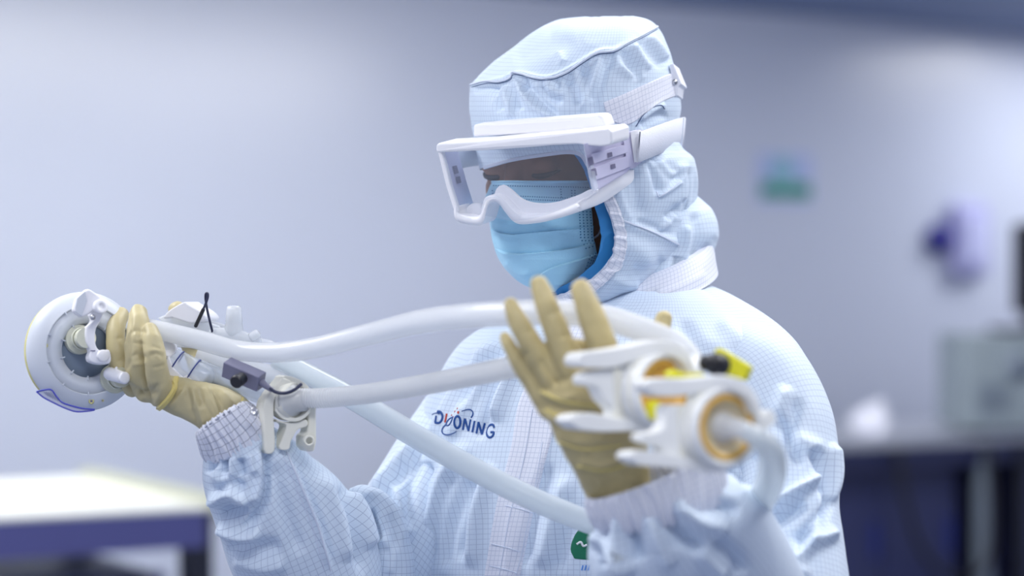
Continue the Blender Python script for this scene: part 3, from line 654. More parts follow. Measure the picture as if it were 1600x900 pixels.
# sleeve on the worker's left arm : upper arm, then the forearm that comes towards us
Gu, _ = spine_loft([(1095, 540, 2.45, 30, 36), (1150, 560, 2.385, 58, 64), (1192, 588, 2.345, 72, 78), (1224, 660, 2.325, 79, 84), (1233, 735, 2.305, 79, 84), (1236, 800, 2.285, 76, 82), (1244, 870, 2.265, 77, 84), (1244, 950, 2.24, 82, 84), (1225, 1020, 2.215, 70, 70), (1210, 1050, 2.21, 20, 20)], 300, 300)
A_folds = [([(1160, 640), (1215, 660), (1240, 700), (1255, 730)], -5, 10), ([(1230, 600), (1210, 660), (1180, 720)], 4, 12), ([(1250, 620), (1232, 680), (1200, 740)], -3, 9), ([(1165, 800), (1210, 790), (1250, 765), (1285, 740)], 7, 9), ([(1170, 820), (1215, 812), (1262, 785)], -6, 9),
           ([(1265, 700), (1285, 730), (1292, 790)], -6, 9), ([(1300, 690), (1304, 740), (1296, 790)], 4, 8), ([(1298, 775), (1270, 820), (1240, 850)], -6, 9), ([(1310, 830), (1270, 850), (1240, 885)], 5, 10), ([(1190, 850), (1225, 870), (1262, 910)], 6, 12), ([(1178, 870), (1210, 890), (1240, 925)], -5, 9), ([(1290, 760), (1262, 860)], 4, 7),
           ([(1180, 700), (1240, 690), (1290, 710)], 3, 14)]
boost = lambda L_, k: [(f[0], f[1]*k)+tuple(f[2:]) for f in L_]
i1 = cloth(Gu, boost(A_folds, 2.5), CR, 21)
Gf, _ = spine_loft([(1220, 1040, 2.22, 60, 60), (1180, 1000, 2.18, 110, 80), (1118, 925, 2.12, 138, 90), (1062, 852, 2.065, 148, 92), (1040, 806, 2.045, 126, 78), (1030, 782, 2.037, 104, 62), (1028, 772, 2.035, 98, 56)], 320, 260)
B_folds = [([(985, 800), (992, 845), (1000, 880)], -6, 9), ([(945, 800), (940, 850), (948, 890)], -4, 10), ([(1035, 795), (1060, 835), (1100, 860)], -7, 10), ([(1050, 785), (1090, 815), (1140, 830)], 6, 12), ([(1075, 780), (1120, 790), (1160, 800)], -5, 10),
           ([(925, 830), (960, 870), (990, 900)], 5, 12), ([(1010, 800), (1030, 850), (1050, 890)], 4, 12), ([(965, 800), (965, 850), (975, 900)], 4, 10), ([(1090, 860), (1110, 880), (1130, 900)], 4, 10), ([(1120, 840), (1150, 870), (1160, 900)], -5, 10)]
i2 = cloth(Gf, boost(B_folds, 2.2), CR, 31)
sleeve_l, _ = multi('sleeve', [i1, i2], M['suit'], coverall)
# sleeve on the worker's right arm
Gu, _ = spine_loft([(815, 560, 2.56, 40, 50), (768, 608, 2.56, 72, 75), (712, 690, 2.545, 78, 80), (655, 780, 2.51, 78, 82), (606, 862, 2.48, 84, 84), (560, 945, 2.45, 84, 80), (545, 975, 2.44, 30, 30)], 260, 240)
C_folds = [([(650, 690), (615, 730), (580, 770)], 5, 8), ([(640, 720), (610, 760), (600, 800)], -6, 10), ([(660, 700), (640, 760), (640, 830)], -5, 9), ([(600, 740), (628, 790), (640, 850)], 4, 10)]
j1 = cloth(Gu, boost(C_folds, 2.0), CR, 41)
Gb, _ = spine_loft([(548, 768, 2.425, 6, 10), (568, 776, 2.42, 20, 22), (592, 806, 2.415, 30, 30), (606, 850, 2.41, 36, 36), (604, 905, 2.41, 46, 40), (590, 980, 2.42, 40, 40)], 140, 120)
j2 = cloth(Gb, [([(572, 795), (580, 820), (590, 850)], -14, 10), ([(560, 775), (590, 772), (620, 800), (632, 850)], 4, 8), ([(590, 835), (612, 862), (606, 900)], 5, 9), ([(610, 800), (618, 840), (600, 870)], -4, 8)], CR, 51)
Gf, _ = spine_loft([(362, 676, 2.305, 50, 44), (371, 690, 2.31, 56, 48), (388, 722, 2.32, 76, 64), (414, 766, 2.335, 90, 76), (445, 812, 2.355, 106, 86), (470, 860, 2.375, 113, 92), (500, 930, 2.405, 104, 92), (520, 985, 2.43, 60, 60)], 400, 320)
D_folds = [([(330, 790), (352, 770), (372, 772), (390, 790)], 7, 11), ([(335, 770), (360, 755), (385, 765)], -5, 8), ([(340, 820), (375, 835), (410, 832)], 6, 9), ([(345, 800), (372, 800), (388, 792)], -7, 9), ([(412, 690), (418, 740), (410, 790), (380, 830)], -7, 7), ([(404, 700), (408, 745), (398, 790)], 4, 7),
           ([(445, 705), (470, 760), (495, 820), (515, 890)], 3, 6), ([(455, 705), (478, 760), (503, 820), (522, 890)], -2.5, 5), ([(430, 720), (445, 790), (470, 870)], -4, 12), ([(525, 760), (545, 800), (560, 860), (565, 900)], -5, 9), ([(500, 740), (530, 800), (545, 880)], 4, 12), ([(545, 765), (566, 810), (580, 860)], 6, 8),
           ([(355, 850), (400, 860), (440, 850)], -4, 12), ([(365, 870), (410, 885), (450, 880)], 4, 12), ([(335, 730), (345, 750), (370, 752)], 4, 8), ([(375, 715), (380, 745)], -5, 6), ([(352, 712), (350, 740)], -5, 6), ([(363, 714), (364, 745)], 4, 5), ([(390, 710), (398, 740)], 4, 5), ([(335, 716), (328, 742)], -4, 6)]
j3 = cloth(Gf, boost(D_folds, 2.0), CR, 61)
sleeve_r, slr_bvh = multi('sleeve', [j1, j2, j3], M['sleeve'], coverall)
# gathered cuffs
def cuff(pts, n, m, pleats, amp, seed, mm, parent):
    G, _ = spine_loft(pts, n, m); V0 = G.reshape(m, n, 3); N, _f = outward(G); th = np.linspace(0, 2*math.pi, n, endpoint=False)
    ph = vnoise(np.stack([np.tile(th*3, m), np.repeat(np.linspace(0, 1, m)*1.2, n), np.zeros(m*n)], 1), seed).reshape(m, n)
    wv = np.sin(th[None]*pleats+ph*4.5)+0.5*np.sin(th[None]*pleats*1.9+ph*7+1)
    ends = np.abs(np.linspace(-1, 1, m))[:, None]
    V = V0+N*(wv*(0.55+0.6*ends)*amp*1e-3)[:, :, None]
    uv, _ = loft_uv(G); Fc = grid_faces(m, n); fn = np.cross(V.reshape(-1, 3)[Fc[:, 1]]-V.reshape(-1, 3)[Fc[:, 0]], V.reshape(-1, 3)[Fc[:, 2]]-V.reshape(-1, 3)[Fc[:, 0]])
    if (fn*N.reshape(-1, 3)[Fc[:, 0]]).sum() < 0: Fc = Fc[:, ::-1]; uv = uv[:, ::-1]
    o = mesh('cuff', V.reshape(-1, 3), Fc, mm, parent, uv=uv); s = o.modifiers.new('thick', 'SOLIDIFY'); s.thickness = 0.0012; s.offset = -1; return o
cuff([(346, 654, 2.30, 44, 40), (350, 660, 2.30, 50, 45), (360, 674, 2.305, 56, 48), (368, 687, 2.31, 57, 48), (372, 694, 2.312, 52, 45)], 300, 40, 26, 1.3, 3, M['cuff'], coverall)
cuff([(1014, 738, 2.032, 104, 60), (1018, 748, 2.033, 110, 64), (1026, 770, 2.035, 112, 66), (1031, 788, 2.038, 108, 64), (1033, 796, 2.04, 100, 58)], 300, 40, 30, 1.8, 9, M['pale'], coverall)
# collar band
rows = [(408, 905, 1098, 2.51, .088, -.2, -.33, 26), (412, 897, 1108, 2.51, .094, -.2, -.33, 26), (428, 888, 1116, 2.505, .100, -.2, -.31, 27), (446, 885, 1119, 2.50, .104, -.2, -.29, 27), (460, 880, 1122, 2.497, .108, -.2, -.26, 26)]
Gc, _ = ring_loft([r+(2.1,) for r in rows], 300, 60)
CV, CF, CUV = cloth(Gc, [([(1000, 470), (1060, 450), (1105, 425)], 2, 6), ([(1010, 480), (1070, 462), (1112, 440)], -1.5, 5), ([(980, 470), (1030, 455)], -2, 6)], [(1.2, 14, 9, 0)], 71)
collar = mesh('collar', CV, CF, M['pale'], coverall, uv=CUV)
# trouser legs and boots
for hip, knee, ank, toe in kn:
    C = catmull([hip+ZZ*.06, hip, knee, ank-ZZ*.02], 60); V, Fc = tube_vf(C, np.interp(np.linspace(0, 1, 60), [0, .1, .5, .9, 1], [.10, .118, .088, .082, .07]), 40)
    q = np.stack([V[:, 0]*12, V[:, 1]*12, V[:, 2]*7], 1); V = V+((V-C[np.argmin(((V[:, None, 2]-C[None, :, 2])**2), 1)])*np.array([1, 1, 0]))*(vnoise(q, 5)*.10)[:, None]
    mesh('trouser_leg', V, Fc, M['suit'], coverall)
    V, Fc = tube_vf(catmull([ank+ZZ*.10, ank-ZZ*.01, ank-ZZ*.04+F0*.03, ank-ZZ*.048+F0*.09, toe], 24), np.interp(np.linspace(0, 1, 24), [0, .3, .5, .8, 1], [.056, .05, .044, .040, .034]), 24)
    V[:, 2] = np.maximum(V[:, 2], .004); mesh('boot', V, Fc, M['boot'], person)

# things that lie on the cloth : found by looking for the cloth surface
EYE = Vector((0, 0, CZ))
def hit(bvh, x, y):
    d = Vector(P(x, y, 1.0))-EYE; r = bvh.ray_cast(EYE, d.normalized())
    if r[0] is None: return None
    n = r[1] if r[1].dot(d) < 0 else -r[1]
    return np.array(r[0]), np.array(n)
def ribbon(bvh, pts, wpx, off=0.0004, n=40, th=0.0004, dense=None, closed=False):
    c = np.array(pts, float)
    c = catmull(c, dense or n, closed) if len(c) > 2 else catmull(c, n)
    H_ = [hit(bvh, *q) for q in c]; H_ = [h for h in H_ if h is not None]
    if len(H_) < 2: return None
    Pn = np.array([h[0] for h in H_]); Nn = np.array([h[1] for h in H_])
    for _ in range(2): Nn[1:-1] = (Nn[:-2]+Nn[1:-1]*2+Nn[2:])/4
    Nn /= np.linalg.norm(Nn, axis=1)[:, None]
    T = np.gradient(Pn, axis=0); 
    if closed: T = np.roll(Pn, -1, 0)-np.roll(Pn, 1, 0)
    T /= np.linalg.norm(T, axis=1)[:, None]+1e-12; B = np.cross(Nn, T)
    wd_ = np.broadcast_to(np.asarray(wpx, float), (2,)) if np.ndim(wpx) else np.array([wpx, wpx])
    ww = np.linspace(wd_[0], wd_[1], len(Pn))*Pn[:, 1]/FPX/2
    top = [Pn-B*ww[:, None]+Nn*(off*.2), Pn-B*(ww*.75)[:, None]+Nn*(off+th), Pn+B*(ww*.75)[:, None]+Nn*(off+th), Pn+B*ww[:, None]+Nn*(off*.2)]
    k = len(Pn); V = np.vstack(top); Fc = []
    rng = range(k if closed else k-1)
    for r_ in range(3):
        for i in rng:
            j = (i+1) % k; Fc.append((r_*k+i, r_*k+j, (r_+1)*k+j, (r_+1)*k+i))
    return V, Fc
def strip(bvh, A, B, n, m, off, g0=1.0):
    a = catmull(np.array(A, float), n); b = catmull(np.array(B, float), n); t = np.linspace(0, 1, m)
    G = np.full((n, m, 3), np.nan); Nn = np.zeros((n, m, 3)); last = None
    for i in range(n):
        for j in range(m):
            h = hit(bvh, *(a[i]*(1-t[j])+b[i]*t[j]))
            if h is not None: G[i, j], Nn[i, j] = h
    ok = ~np.isnan(G[..., 0])
    for _ in range(3): Nn[1:-1, 1:-1] = (Nn[1:-1, 1:-1]*2+Nn[:-2, 1:-1]+Nn[2:, 1:-1]+Nn[1:-1, :-2]+Nn[1:-1, 2:])/6
    Nn /= np.linalg.norm(Nn, axis=2)[:, :, None]+1e-9
    edge = np.ones((n, m)); edge[0] = edge[-1] = 0; edge[:, 0] = edge[:, -1] = 0
    V = G+Nn*(off*edge-0.0005*(1-edge))[:, :, None]
    uu = np.zeros((n, m)); vv = np.zeros((n, m))
    Gz = np.nan_to_num(G); uu[:, 1:] = np.cumsum(np.linalg.norm(np.diff(Gz, axis=1), axis=2), 1); vv[1:] = np.cumsum(np.linalg.norm(np.diff(Gz[:, m//2], axis=0), axis=1))[:, None]
    Fc, uv = [], []
    for i in range(n-1):
        for j in range(m-1):
            if ok[i, j] and ok[i+1, j] and ok[i, j+1] and ok[i+1, j+1]:
                Fc.append((i*m+j, (i+1)*m+j, (i+1)*m+j+1, i*m+j+1)); uv.append([(uu[i, j], vv[i, j]), (uu[i+1, j], vv[i+1, j]), (uu[i+1, j+1], vv[i+1, j+1]), (uu[i, j+1], vv[i, j+1])])
    Vf = np.nan_to_num(V.reshape(-1, 3)); f0 = Fc[len(Fc)//2]; nn = np.cross(Vf[f0[1]]-Vf[f0[0]], Vf[f0[2]]-Vf[f0[0]])
    if nn[1] > 0: Fc = [f[::-1] for f in Fc]; uv = [q[::-1] for q in uv]
    used = sorted({i for f in Fc for i in f}); mp = {k: i for i, k in enumerate(used)}
    return Vf[used], [tuple(mp[i] for i in f) for f in Fc], np.array(uv)
def put(mb, r):
    if r is not None: mb.add(*r)

V, Fc, uv = strip(tor_bvh, [(876, 490), (845, 560), (811, 627), (798, 699), (775, 790), (759, 884), (750, 940)], [(930, 490), (900, 570), (876, 640), (852, 724), (832, 810), (813, 900), (806, 940)], 150, 30, 0.0022)
placket = mesh('placket', V, Fc, M['pale'], coverall, uv=uv); tag(placket, 'whiter zip placket down the front')
pl_bvh = BVHTree.FromPolygons([tuple(v) for v in np.vstack([TV, V])], [tuple(int(i) for i in f) for f in TF]+[tuple(i+len(TV) for i in f) for f in Fc])
mb = MB(); put(mb, ribbon(pl_bvh, [(832, 640), (818, 720), (798, 800), (780, 900)], 1.2, .0002, 60)); put(mb, ribbon(pl_bvh, [(848, 690), (836, 760), (818, 850), (806, 900)], 1.2, .0002, 60)); 
for q in ((768, 850), (790, 790), (765, 884)): put(mb, ribbon(pl_bvh, [q, (q[0]+22, q[1]+5), (q[0]+44, q[1]+12)], 1.6, .0003, 20))
mb.build('placket_stitching', M['seam'], coverall)
mb = MB(); put(mb, ribbon(slr_bvh, [(448, 706), (472, 762), (497, 822), (517, 892)], 3.0, .0006, 60)); put(mb, ribbon(slr_bvh, [(439, 700), (462, 760), (487, 820), (507, 890)], 1.2, .0002, 60))
mb.build('sleeve_seam', M['seam'], coverall)

# printed lettering on the chest
L = lambda pts: [(640+x/8.889, 610+y/8.889) for x, y in pts]
mb = MB(); mr = MB()
STR = [([(372, 352), (364, 400), (354, 445)], 3.6), ([(388, 292), (425, 300), (452, 335), (455, 385), (435, 430), (400, 452), (352, 444)], 4.0), ([(312, 338), (350, 320), (385, 316), (420, 330)], (0.8, 2.2)),
       ([(606, 368), (585, 420), (565, 462), (540, 488), (512, 482), (518, 446), (550, 402), (606, 368)], 2.4), ([(515, 470), (468, 515), (452, 565), (475, 606), (530, 616), (600, 598), (656, 566)], (2.6, 1.2)),
       ([(742, 548), (752, 480), (770, 388)], 3.4), ([(768, 392), (795, 480), (820, 565)], 3.6), ([(818, 565), (832, 490), (850, 402)], 3.4), ([(722, 290), (790, 266), (845, 268), (878, 300), (878, 340), (856, 380)], (1.0, 2.6)),
       ([(904, 422), (888, 500), (870, 582)], 3.6), ([(928, 600), (940, 530), (958, 436)], 3.4), ([(956, 440), (982, 530), (1006, 618)], 3.6), ([(1004, 618), (1022, 540), (1044, 452)], 3.4),
       ([(1176, 520), (1165, 484), (1135, 474), (1104, 496), (1082, 545), (1072, 600), (1088, 642), (1122, 652), (1156, 630), (1170, 584), (1128, 580)], 3.8)]
for pts, wpx in STR: put(mb, ribbon(tor_bvh, L(pts), wpx, .0004, 40))
put(mb, ribbon(tor_bvh, L([(663+42*math.cos(a)*1.0-14*math.sin(a)*.3, 440+82*math.sin(a)+6*math.cos(a)) for a in np.linspace(0, 2*math.pi, 14, endpoint=False)]), 3.8, .0004, 60, closed=True))
lg = mb.build('logo_lettering', M['logo'], coverall, ang=None)
put(mr, ribbon(tor_bvh, L([(518, 322), (505, 385), (492, 446)]), 3.2, .0004, 20))
for x, y, s in ((676, 305, 34), (631, 295, 17), (666, 255, 15), (588, 346, 16), (612, 368, 9)): put(mr, ribbon(tor_bvh, L([(x+s*.1, y-s/2), (x, y), (x-s*.1, y+s/2)]), s/8.889, .0004, 4))
tag(mr.build('logo_accent', M['logo_red'], coverall, ang=None), 'small red bar and squares of the chest lettering')
tag(lg, 'dark blue lettering DUONING printed on the chest')
V, Fc, uv = strip(tor_bvh, [(904, 826), (895, 840), (890, 858), (897, 874)], [(950, 826), (950, 840), (950, 858), (940, 878)], 24, 24, .0006); mesh('badge_print', V, Fc, M['green'], coverall, uv=uv)
mb = MB(); put(mb, ribbon(tor_bvh, [(902, 850), (908, 847), (912, 853), (918, 851)], 3.5, .0012, 20)); mb.build('badge_mark', M['badge_white'], coverall, ang=None)
mb = MB()
for x in (910, 915, 920): put(mb, ribbon(tor_bvh, [(x+1, 883), (x, 887), (x-1, 891)], 2.2, .0005, 6))
mb.build('chest_print', M['sky_print'], coverall, ang=None)
h_ = hit(BVHTree.FromPolygons([tuple(v) for v in j3[0]], [tuple(int(i) for i in f) for f in j3[1]]), 397, 690)
sn = P(397, 643, 2.262); mesh('snap_button', *lathe_vf([(.0042, -.002), (.0042, .0012), (.0026, .0016), (.002, .0008), (0, .0008)], sn, (-.3, -.9, .3), 20), M['metal'], coverall)

# ---------------------------------------------------------------- hood
hood_rows = [
    (27, 905, 992, 2.50, .035), (31, 872, 1011, 2.50, .062), (44, 842, 1027, 2.495, .085), (68, 810, 1040, 2.49, .105), (98, 772, 1050, 2.488, .118), (122, 746, 1056, 2.487, .125), (136, 735, 1058, 2.487, .128),
    (168, 733, 1063, 2.487, .130), (188, 736, 1060, 2.487, .130), (212, 740, 1058, 2.487, .130), (232, 743, 1066, 2.487, .130), (250, 747, 1084, 2.487, .130), (285, 752, 1090, 2.487, .128), (310, 758, 1088, 2.487, .126), (335, 764, 1080, 2.487, .124), (362, 772, 1072, 2.487, .122),
    (388, 785, 1067, 2.485, .118), (410, 800, 1052, 2.482, .113), (430, 815, 1033, 2.478, .106), (450, 833, 1010, 2.474, .098), (464, 850, 985, 2.47, .088), (474, 872, 955, 2.465, .078)]
Gh, _ = ring_loft([r+(0, 0, 0, 2.15) for r in hood_rows], 520, 420)
crown = [(736, 133), (760, 127), (780, 127), (797, 121), (800, 114), (815, 115), (836, 121), (858, 122), (885, 112), (915, 92), (935, 82), (958, 79), (975, 70), (990, 62), (1010, 52), (1030, 40)]
H_folds = [([(736, 137), (760, 131), (790, 125), (812, 117), (840, 123), (860, 123), (890, 110), (935, 84), (960, 80), (988, 63)], 4, 5, 'g'),
           ([(738, 140), (765, 136), (795, 128)], -3, 6), ([(800, 120), (812, 140), (835, 168), (870, 185)], 4, 6), ([(815, 122), (840, 150), (872, 183)], -4, 6), ([(805, 128), (806, 150), (812, 175)], -3, 7), ([(770, 132), (775, 150), (785, 175)], -3.5, 7), ([(785, 132), (792, 155), (800, 185)], 3, 7),
           ([(852, 126), (862, 140), (884, 150)], 5, 7), ([(845, 130), (855, 148), (880, 160)], -4, 6), ([(880, 118), (895, 140), (905, 165)], -4, 8), ([(905, 100), (920, 125), (925, 160)], -3.5, 8), ([(938, 88), (925, 130), (905, 175)], 4, 5), ([(950, 85), (940, 130), (925, 180)], -3, 7), ([(975, 76), (985, 100), (1000, 125)], -5, 8), ([(990, 68), (1000, 90), (1015, 110)], 4, 7), ([(960, 100), (985, 115), (1010, 118)], 3.5, 8), ([(1000, 60), (1020, 85), (1040, 105)], -4, 8), ([(1012, 56), (1030, 75), (1042, 95)], 4, 6),
           ([(890, 112), (892, 122), (888, 132)], -3, 4), ([(870, 122), (872, 134), (868, 142)], -3, 4), ([(915, 95), (916, 106), (910, 118)], -3, 4), ([(958, 84), (956, 96), (950, 108)], -3, 4), ([(825, 120), (822, 134), (820, 146)], -3, 4),
           ([(870, 80), (880, 100)], 2.5, 7), ([(800, 95), (850, 75), (900, 60)], -1.5, 14), ([(860, 50), (930, 45), (990, 45)], 1.5, 14),
           # side of the hood below the strap
           ([(1020, 240), (1040, 262), (1062, 282)], -5, 9), ([(1015, 252), (1025, 280), (1030, 305)], -4, 6), ([(1030, 250), (1048, 270), (1060, 275)], 5, 7), ([(1028, 307), (1045, 297), (1063, 282)], 3, 4), ([(990, 262), (995, 300), (1002, 340)], -3, 10), ([(965, 290), (972, 320), (985, 345)], 3, 8), ([(1065, 250), (1070, 290), (1060, 330)], 4, 9), ([(1075, 260), (1080, 300), (1070, 345)], -4, 8), ([(1040, 345), (1055, 330), (1072, 312)], -4, 7),
           ([(1030, 362), (1046, 345), (1058, 335)], 3, 5), ([(962, 341), (1000, 356), (1030, 368), (1066, 387)], 2.6, 9, 'g'), ([(990, 345), (1020, 356), (1050, 368)], -2.5, 7), ([(970, 375), (1000, 395), (1020, 420)], 3, 16), ([(985, 420), (1010, 420), (1040, 405)], -2, 10), ([(950, 430), (980, 445), (1000, 446)], 2.5, 10),
           ([(1000, 190), (1020, 172), (1040, 162)], 3, 5), ([(1000, 200), (1020, 184), (1045, 180)], -3, 6)]
H_folds = [(f[0], f[1]*1.35)+tuple(f[2:]) for f in H_folds]
HV, HFc, HUV = cloth(Gh, H_folds, [(1.3, 12, 9, 0), (0.7, 34, 26, 1)], 91)
face_poly = np.array([(600, 268), (757, 263), (800, 251), (850, 243), (888, 239), (908, 244), (919, 262), (926, 292), (942, 312), (955, 345), (961, 370), (957, 398), (941, 420), (916, 442), (880, 459), (850, 468), (600, 472)])
def inside(poly, x, y):
    r = np.zeros(len(x), bool); n = len(poly); j = n-1
    for i in range(n):
        xi, yi = poly[i]; xj, yj = poly[j]
        c = ((yi > y) != (yj > y)) & (x < (xj-xi)*(y-yi)/(yj-yi+1e-12)+xi); r ^= c; j = i
    return r
def cut_open(V, Fc, uv, poly, dmid, xfar):
    c = V[Fc].mean(1); x, y = proj(c); front = c[:, 1] < dmid
    kill = (front & inside(poly, x, y)) | (~front & (x < xfar) & (y > 266) & (y < 470))
    return Fc[~kill], uv[~kill]
def smooth_border(V, Fc, it=14):
    from collections import defaultdict
    cnt = defaultdict(int)
    for f in Fc:
        for a, b in zip(f, np.roll(f, -1)): cnt[(min(a, b), max(a, b))] += 1
    nb = defaultdict(list)
    for (a, b), c in cnt.items():
        if c == 1: nb[a].append(b); nb[b].append(a)
    ids = [k for k in nb if len(nb[k]) == 2]; A = np.array(ids); B = np.array([nb[k] for k in ids]); V = V.copy()
    for _ in range(it): V[A] = V[A]*.4+.3*(V[B[:, 0]]+V[B[:, 1]])
    return V
def compact(V, Fc):
    used = np.unique(Fc); mp = np.full(len(V), -1); mp[used] = np.arange(len(used)); return V[used], mp[Fc]
hood_bvh = BVHTree.FromPolygons([tuple(v) for v in HV], [tuple(int(i) for i in f) for f in HFc])
F2, U2 = cut_open(HV, HFc, HUV, face_poly, 2.487, 800)
V2, F2 = compact(HV, F2); V2 = smooth_border(V2, F2)
hood = mesh('hood', V2, F2, M['hood'], person, uv=U2)
# lining : saturated blue inner hood, a little inside
Gl = Gh.copy(); Cl = Gh.mean(1, keepdims=True); Gl = Cl+(Gh-Cl)*np.array([.965, .94, 1])
lin_poly = np.array([(600, 262), (757, 258), (800, 246), (850, 237), (884, 234), (897, 241), (911, 262), (922, 292), (929, 318), (936, 345), (940, 370), (937, 390), (930, 412), (900, 436), (870, 452), (845, 462), (600, 470)])
Gl = Gl[::1, ::1]; luv, _ = loft_uv(Gl); LV = Gl.reshape(-1, 3); LF = grid_faces(Gl.shape[0], Gl.shape[1]); LF, luv = cut_open(LV, LF, luv, lin_poly, 2.487, 805); lc = LV[LF].mean(1); lx, ly = proj(lc); kp_ = (lc[:, 1] < 2.487) & (lx < 985) & (ly > 232) & (ly < 474); LF, luv = LF[kp_], luv[kp_]; LV, LF = compact(LV, LF); LV = smooth_border(LV, LF)
LV = LV+np.array([.3, -.9, 0])*(np.abs(vnoise(LV*45, 4))*-.004)[:, None]
tag(mesh('hood_lining', LV, LF, M['lining'], hood), 'saturated blue inner lining of the hood opening')
# lower hood bunched at the nape
rows = [(300, 985, 1080, 2.535, .05), (312, 965, 1096, 2.53, .075), (330, 955, 1113, 2.53, .09), (350, 950, 1121, 2.53, .098), (366, 950, 1123, 2.53, .10), (384, 950, 1119, 2.53, .10), (400, 950, 1110, 2.525, .098), (412, 950, 1104, 2.52, .096), (430, 945, 1104, 2.515, .095), (450, 940, 1104, 2.51, .09)]
Gn, _ = ring_loft([r+(-.1, 0, 0, 2.1) for r in rows], 300, 200)
NV, NF, NUV = cloth(Gn, [([(1085, 330), (1090, 370), (1080, 410)], -5, 9), ([(1100, 320), (1112, 350), (1108, 390)], 4, 9), ([(1075, 350), (1074, 385), (1066, 415)], 4, 7), ([(1120, 370), (1100, 395), (1085, 415)], -4, 8), ([(1110, 400), (1090, 405), (1075, 420)], 4, 6), ([(1060, 400), (1056, 420)], -4, 7)], [(1.2, 14, 9, 0)], 121)
mesh('hood_nape', NV, NF, M['hood'], hood, uv=NUV)
# elastic casing along the face opening, gathered
edge = [(918, 262), (927, 290), (944, 312), (956, 342), (962, 370), (958, 398), (942, 421), (917, 442), (890, 456), (862, 464)]
V, Fc, uv = strip(hood_bvh, [(x-1.0, y) for x, y in edge], [(932, 258), (943, 287), (960, 308), (973, 338), (980, 372), (975, 405), (958, 431), (928, 455), (897, 470), (866, 474)], 260, 18, .004)
ar = np.linspace(0, 70, len(V)); V = V+np.array([-.4, -.8, .2])*(np.maximum(0, np.sin(V[:, 2]*520+V[:, 0]*60))*.0026+vnoise(V*150, 8)*.0022)[:, None]
mesh('face_casing', V, Fc, M['pale'], hood, uv=uv)
mb = MB(); put(mb, ribbon(hood_bvh, [(757, 262), (800, 250), (850, 242), (888, 238), (908, 243), (919, 260)], 6, .001, 60)); mb.build('brow_hem', M['pale'], hood)
# pale band round the back of the head, crown seam, seams, snap tab
V, Fc, uv = strip(hood_bvh, [(942, 160), (975, 146), (1010, 130), (1040, 117), (1054, 112)], [(950, 188), (980, 196), (1008, 178), (1034, 160), (1056, 150)], 70, 30, .0018); mesh('back_band', V, Fc, M['pale'], hood, uv=uv)
mb = MB(); put(mb, ribbon(hood_bvh, crown, 3.2, .0014, 160)); mb.build('crown_seam', M['seam'], hood)
mb = MB(); put(mb, ribbon(hood_bvh, [(x+1, y+3) for x, y in crown], 1.3, .0002, 160)); put(mb, ribbon(hood_bvh, [(993, 198), (1005, 180), (1020, 168), (1033, 165), (1038, 170)], 1.6, .0006, 40)); mb.build('hood_stitching', M['dark_thread'], hood)
mb = MB(); put(mb, ribbon(hood_bvh, [(1026, 300), (1030, 307), (1046, 298), (1062, 284)], 2.0, .0006, 30)); put(mb, ribbon(hood_bvh, [(965, 341), (1000, 355), (1029, 367), (1062, 383)], 3.0, .0012, 50)); mb.build('hood_seam', M['seam'], hood)
tb = mesh('snap_tab', *plate_vf([(1046, 101), (1052, 99), (1065, 131), (1060, 135), (1058, 149), (1053, 151), (1050, 130)], 2.44, (.01, .05, 0)), M['strap'], hood, smooth=False); bevel(tb, .001)
mesh('snap_stud', *lathe_vf([(.003, -.002), (.003, .001), (0, .0015)], P(1054, 128, 2.438), (.3, -.95, 0), 16), M['metal'], hood)

# ---------------------------------------------------------------- face mask
def mrow(y, xl, cx, d0, rd): return y, xl, cx, d0, rd
mrows = np.array([(284, 768, 858, 2.470, .080), (296, 762, 858, 2.470, .084), (310, 758, 858, 2.470, .088), (333, 763, 860, 2.468, .092), (369, 768, 862, 2.466, .092), (405, 780, 864, 2.464, .088), (428, 798, 866, 2.462, .080), (445, 818, 868, 2.46, .070), (456, 846, 872, 2.46, .055)])
right = [(284, 921), (296, 922), (310, 923), (333, 925), (369, 928), (385, 931), (405, 935), (428, 930), (445, 914), (456, 893)]
m_, n_ = 280, 280; ys = np.linspace(284, 456, m_); Gm = np.zeros((m_, n_, 3))
for i, y in enumerate(ys):
    xl, cx, d0, rd = [np.interp(y, mrows[:, 0], mrows[:, k]) for k in range(1, 5)]
    xl = pchip(mrows[:, 0], mrows[:, 1], np.array([y]))[0]; rx = cx-xl; xr = np.interp(y, [r[0] for r in right], [r[1] for r in right])
    t1_ = math.acos(np.clip(-(xr-cx)/rx, -1, 1)); th = np.linspace(-1.1, t1_, n_)
    x = cx-rx*np.cos(th); d = d0-rd*np.sin(th)*(1)
    Gm[i, :, 0] = (x-800)/FPX*d; Gm[i, :, 1] = d; Gm[i, :, 2] = CZ+(450-y)/FPX*d
Nm = grid_normals(Gm, wrap=False); 
if Nm[:, n_//2, 1].mean() > 0: Nm = -Nm
MV = folds(Gm.reshape(-1, 3), Nm.reshape(-1, 3), [([(766, 358), (800, 366), (850, 362), (905, 357), (930, 352)], 4.0, 8, 'o'), ([(772, 388), (800, 396), (850, 394), (900, 386), (932, 378)], 4.4, 9, 'o'), ([(830, 440), (858, 420), (895, 408), (934, 396)], 2.6, 9, 'o'), ([(785, 410), (805, 425), (830, 432)], 2, 8), ([(765, 345), (790, 350), (820, 345)], -1.6, 6), ([(770, 365), (785, 375), (815, 378)], -1.6, 5), ([(860, 312), (890, 314), (920, 308)], 1.0, 4)])
MV = MV+Nm.reshape(-1, 3)*(vnoise(Gm.reshape(-1, 3)*55, 12)*.0007)[:, None]
Fm = grid_faces(m_, n_, wrap=False); a, b, c = MV[Fm[:, 0]], MV[Fm[:, 1]], MV[Fm[:, 2]]
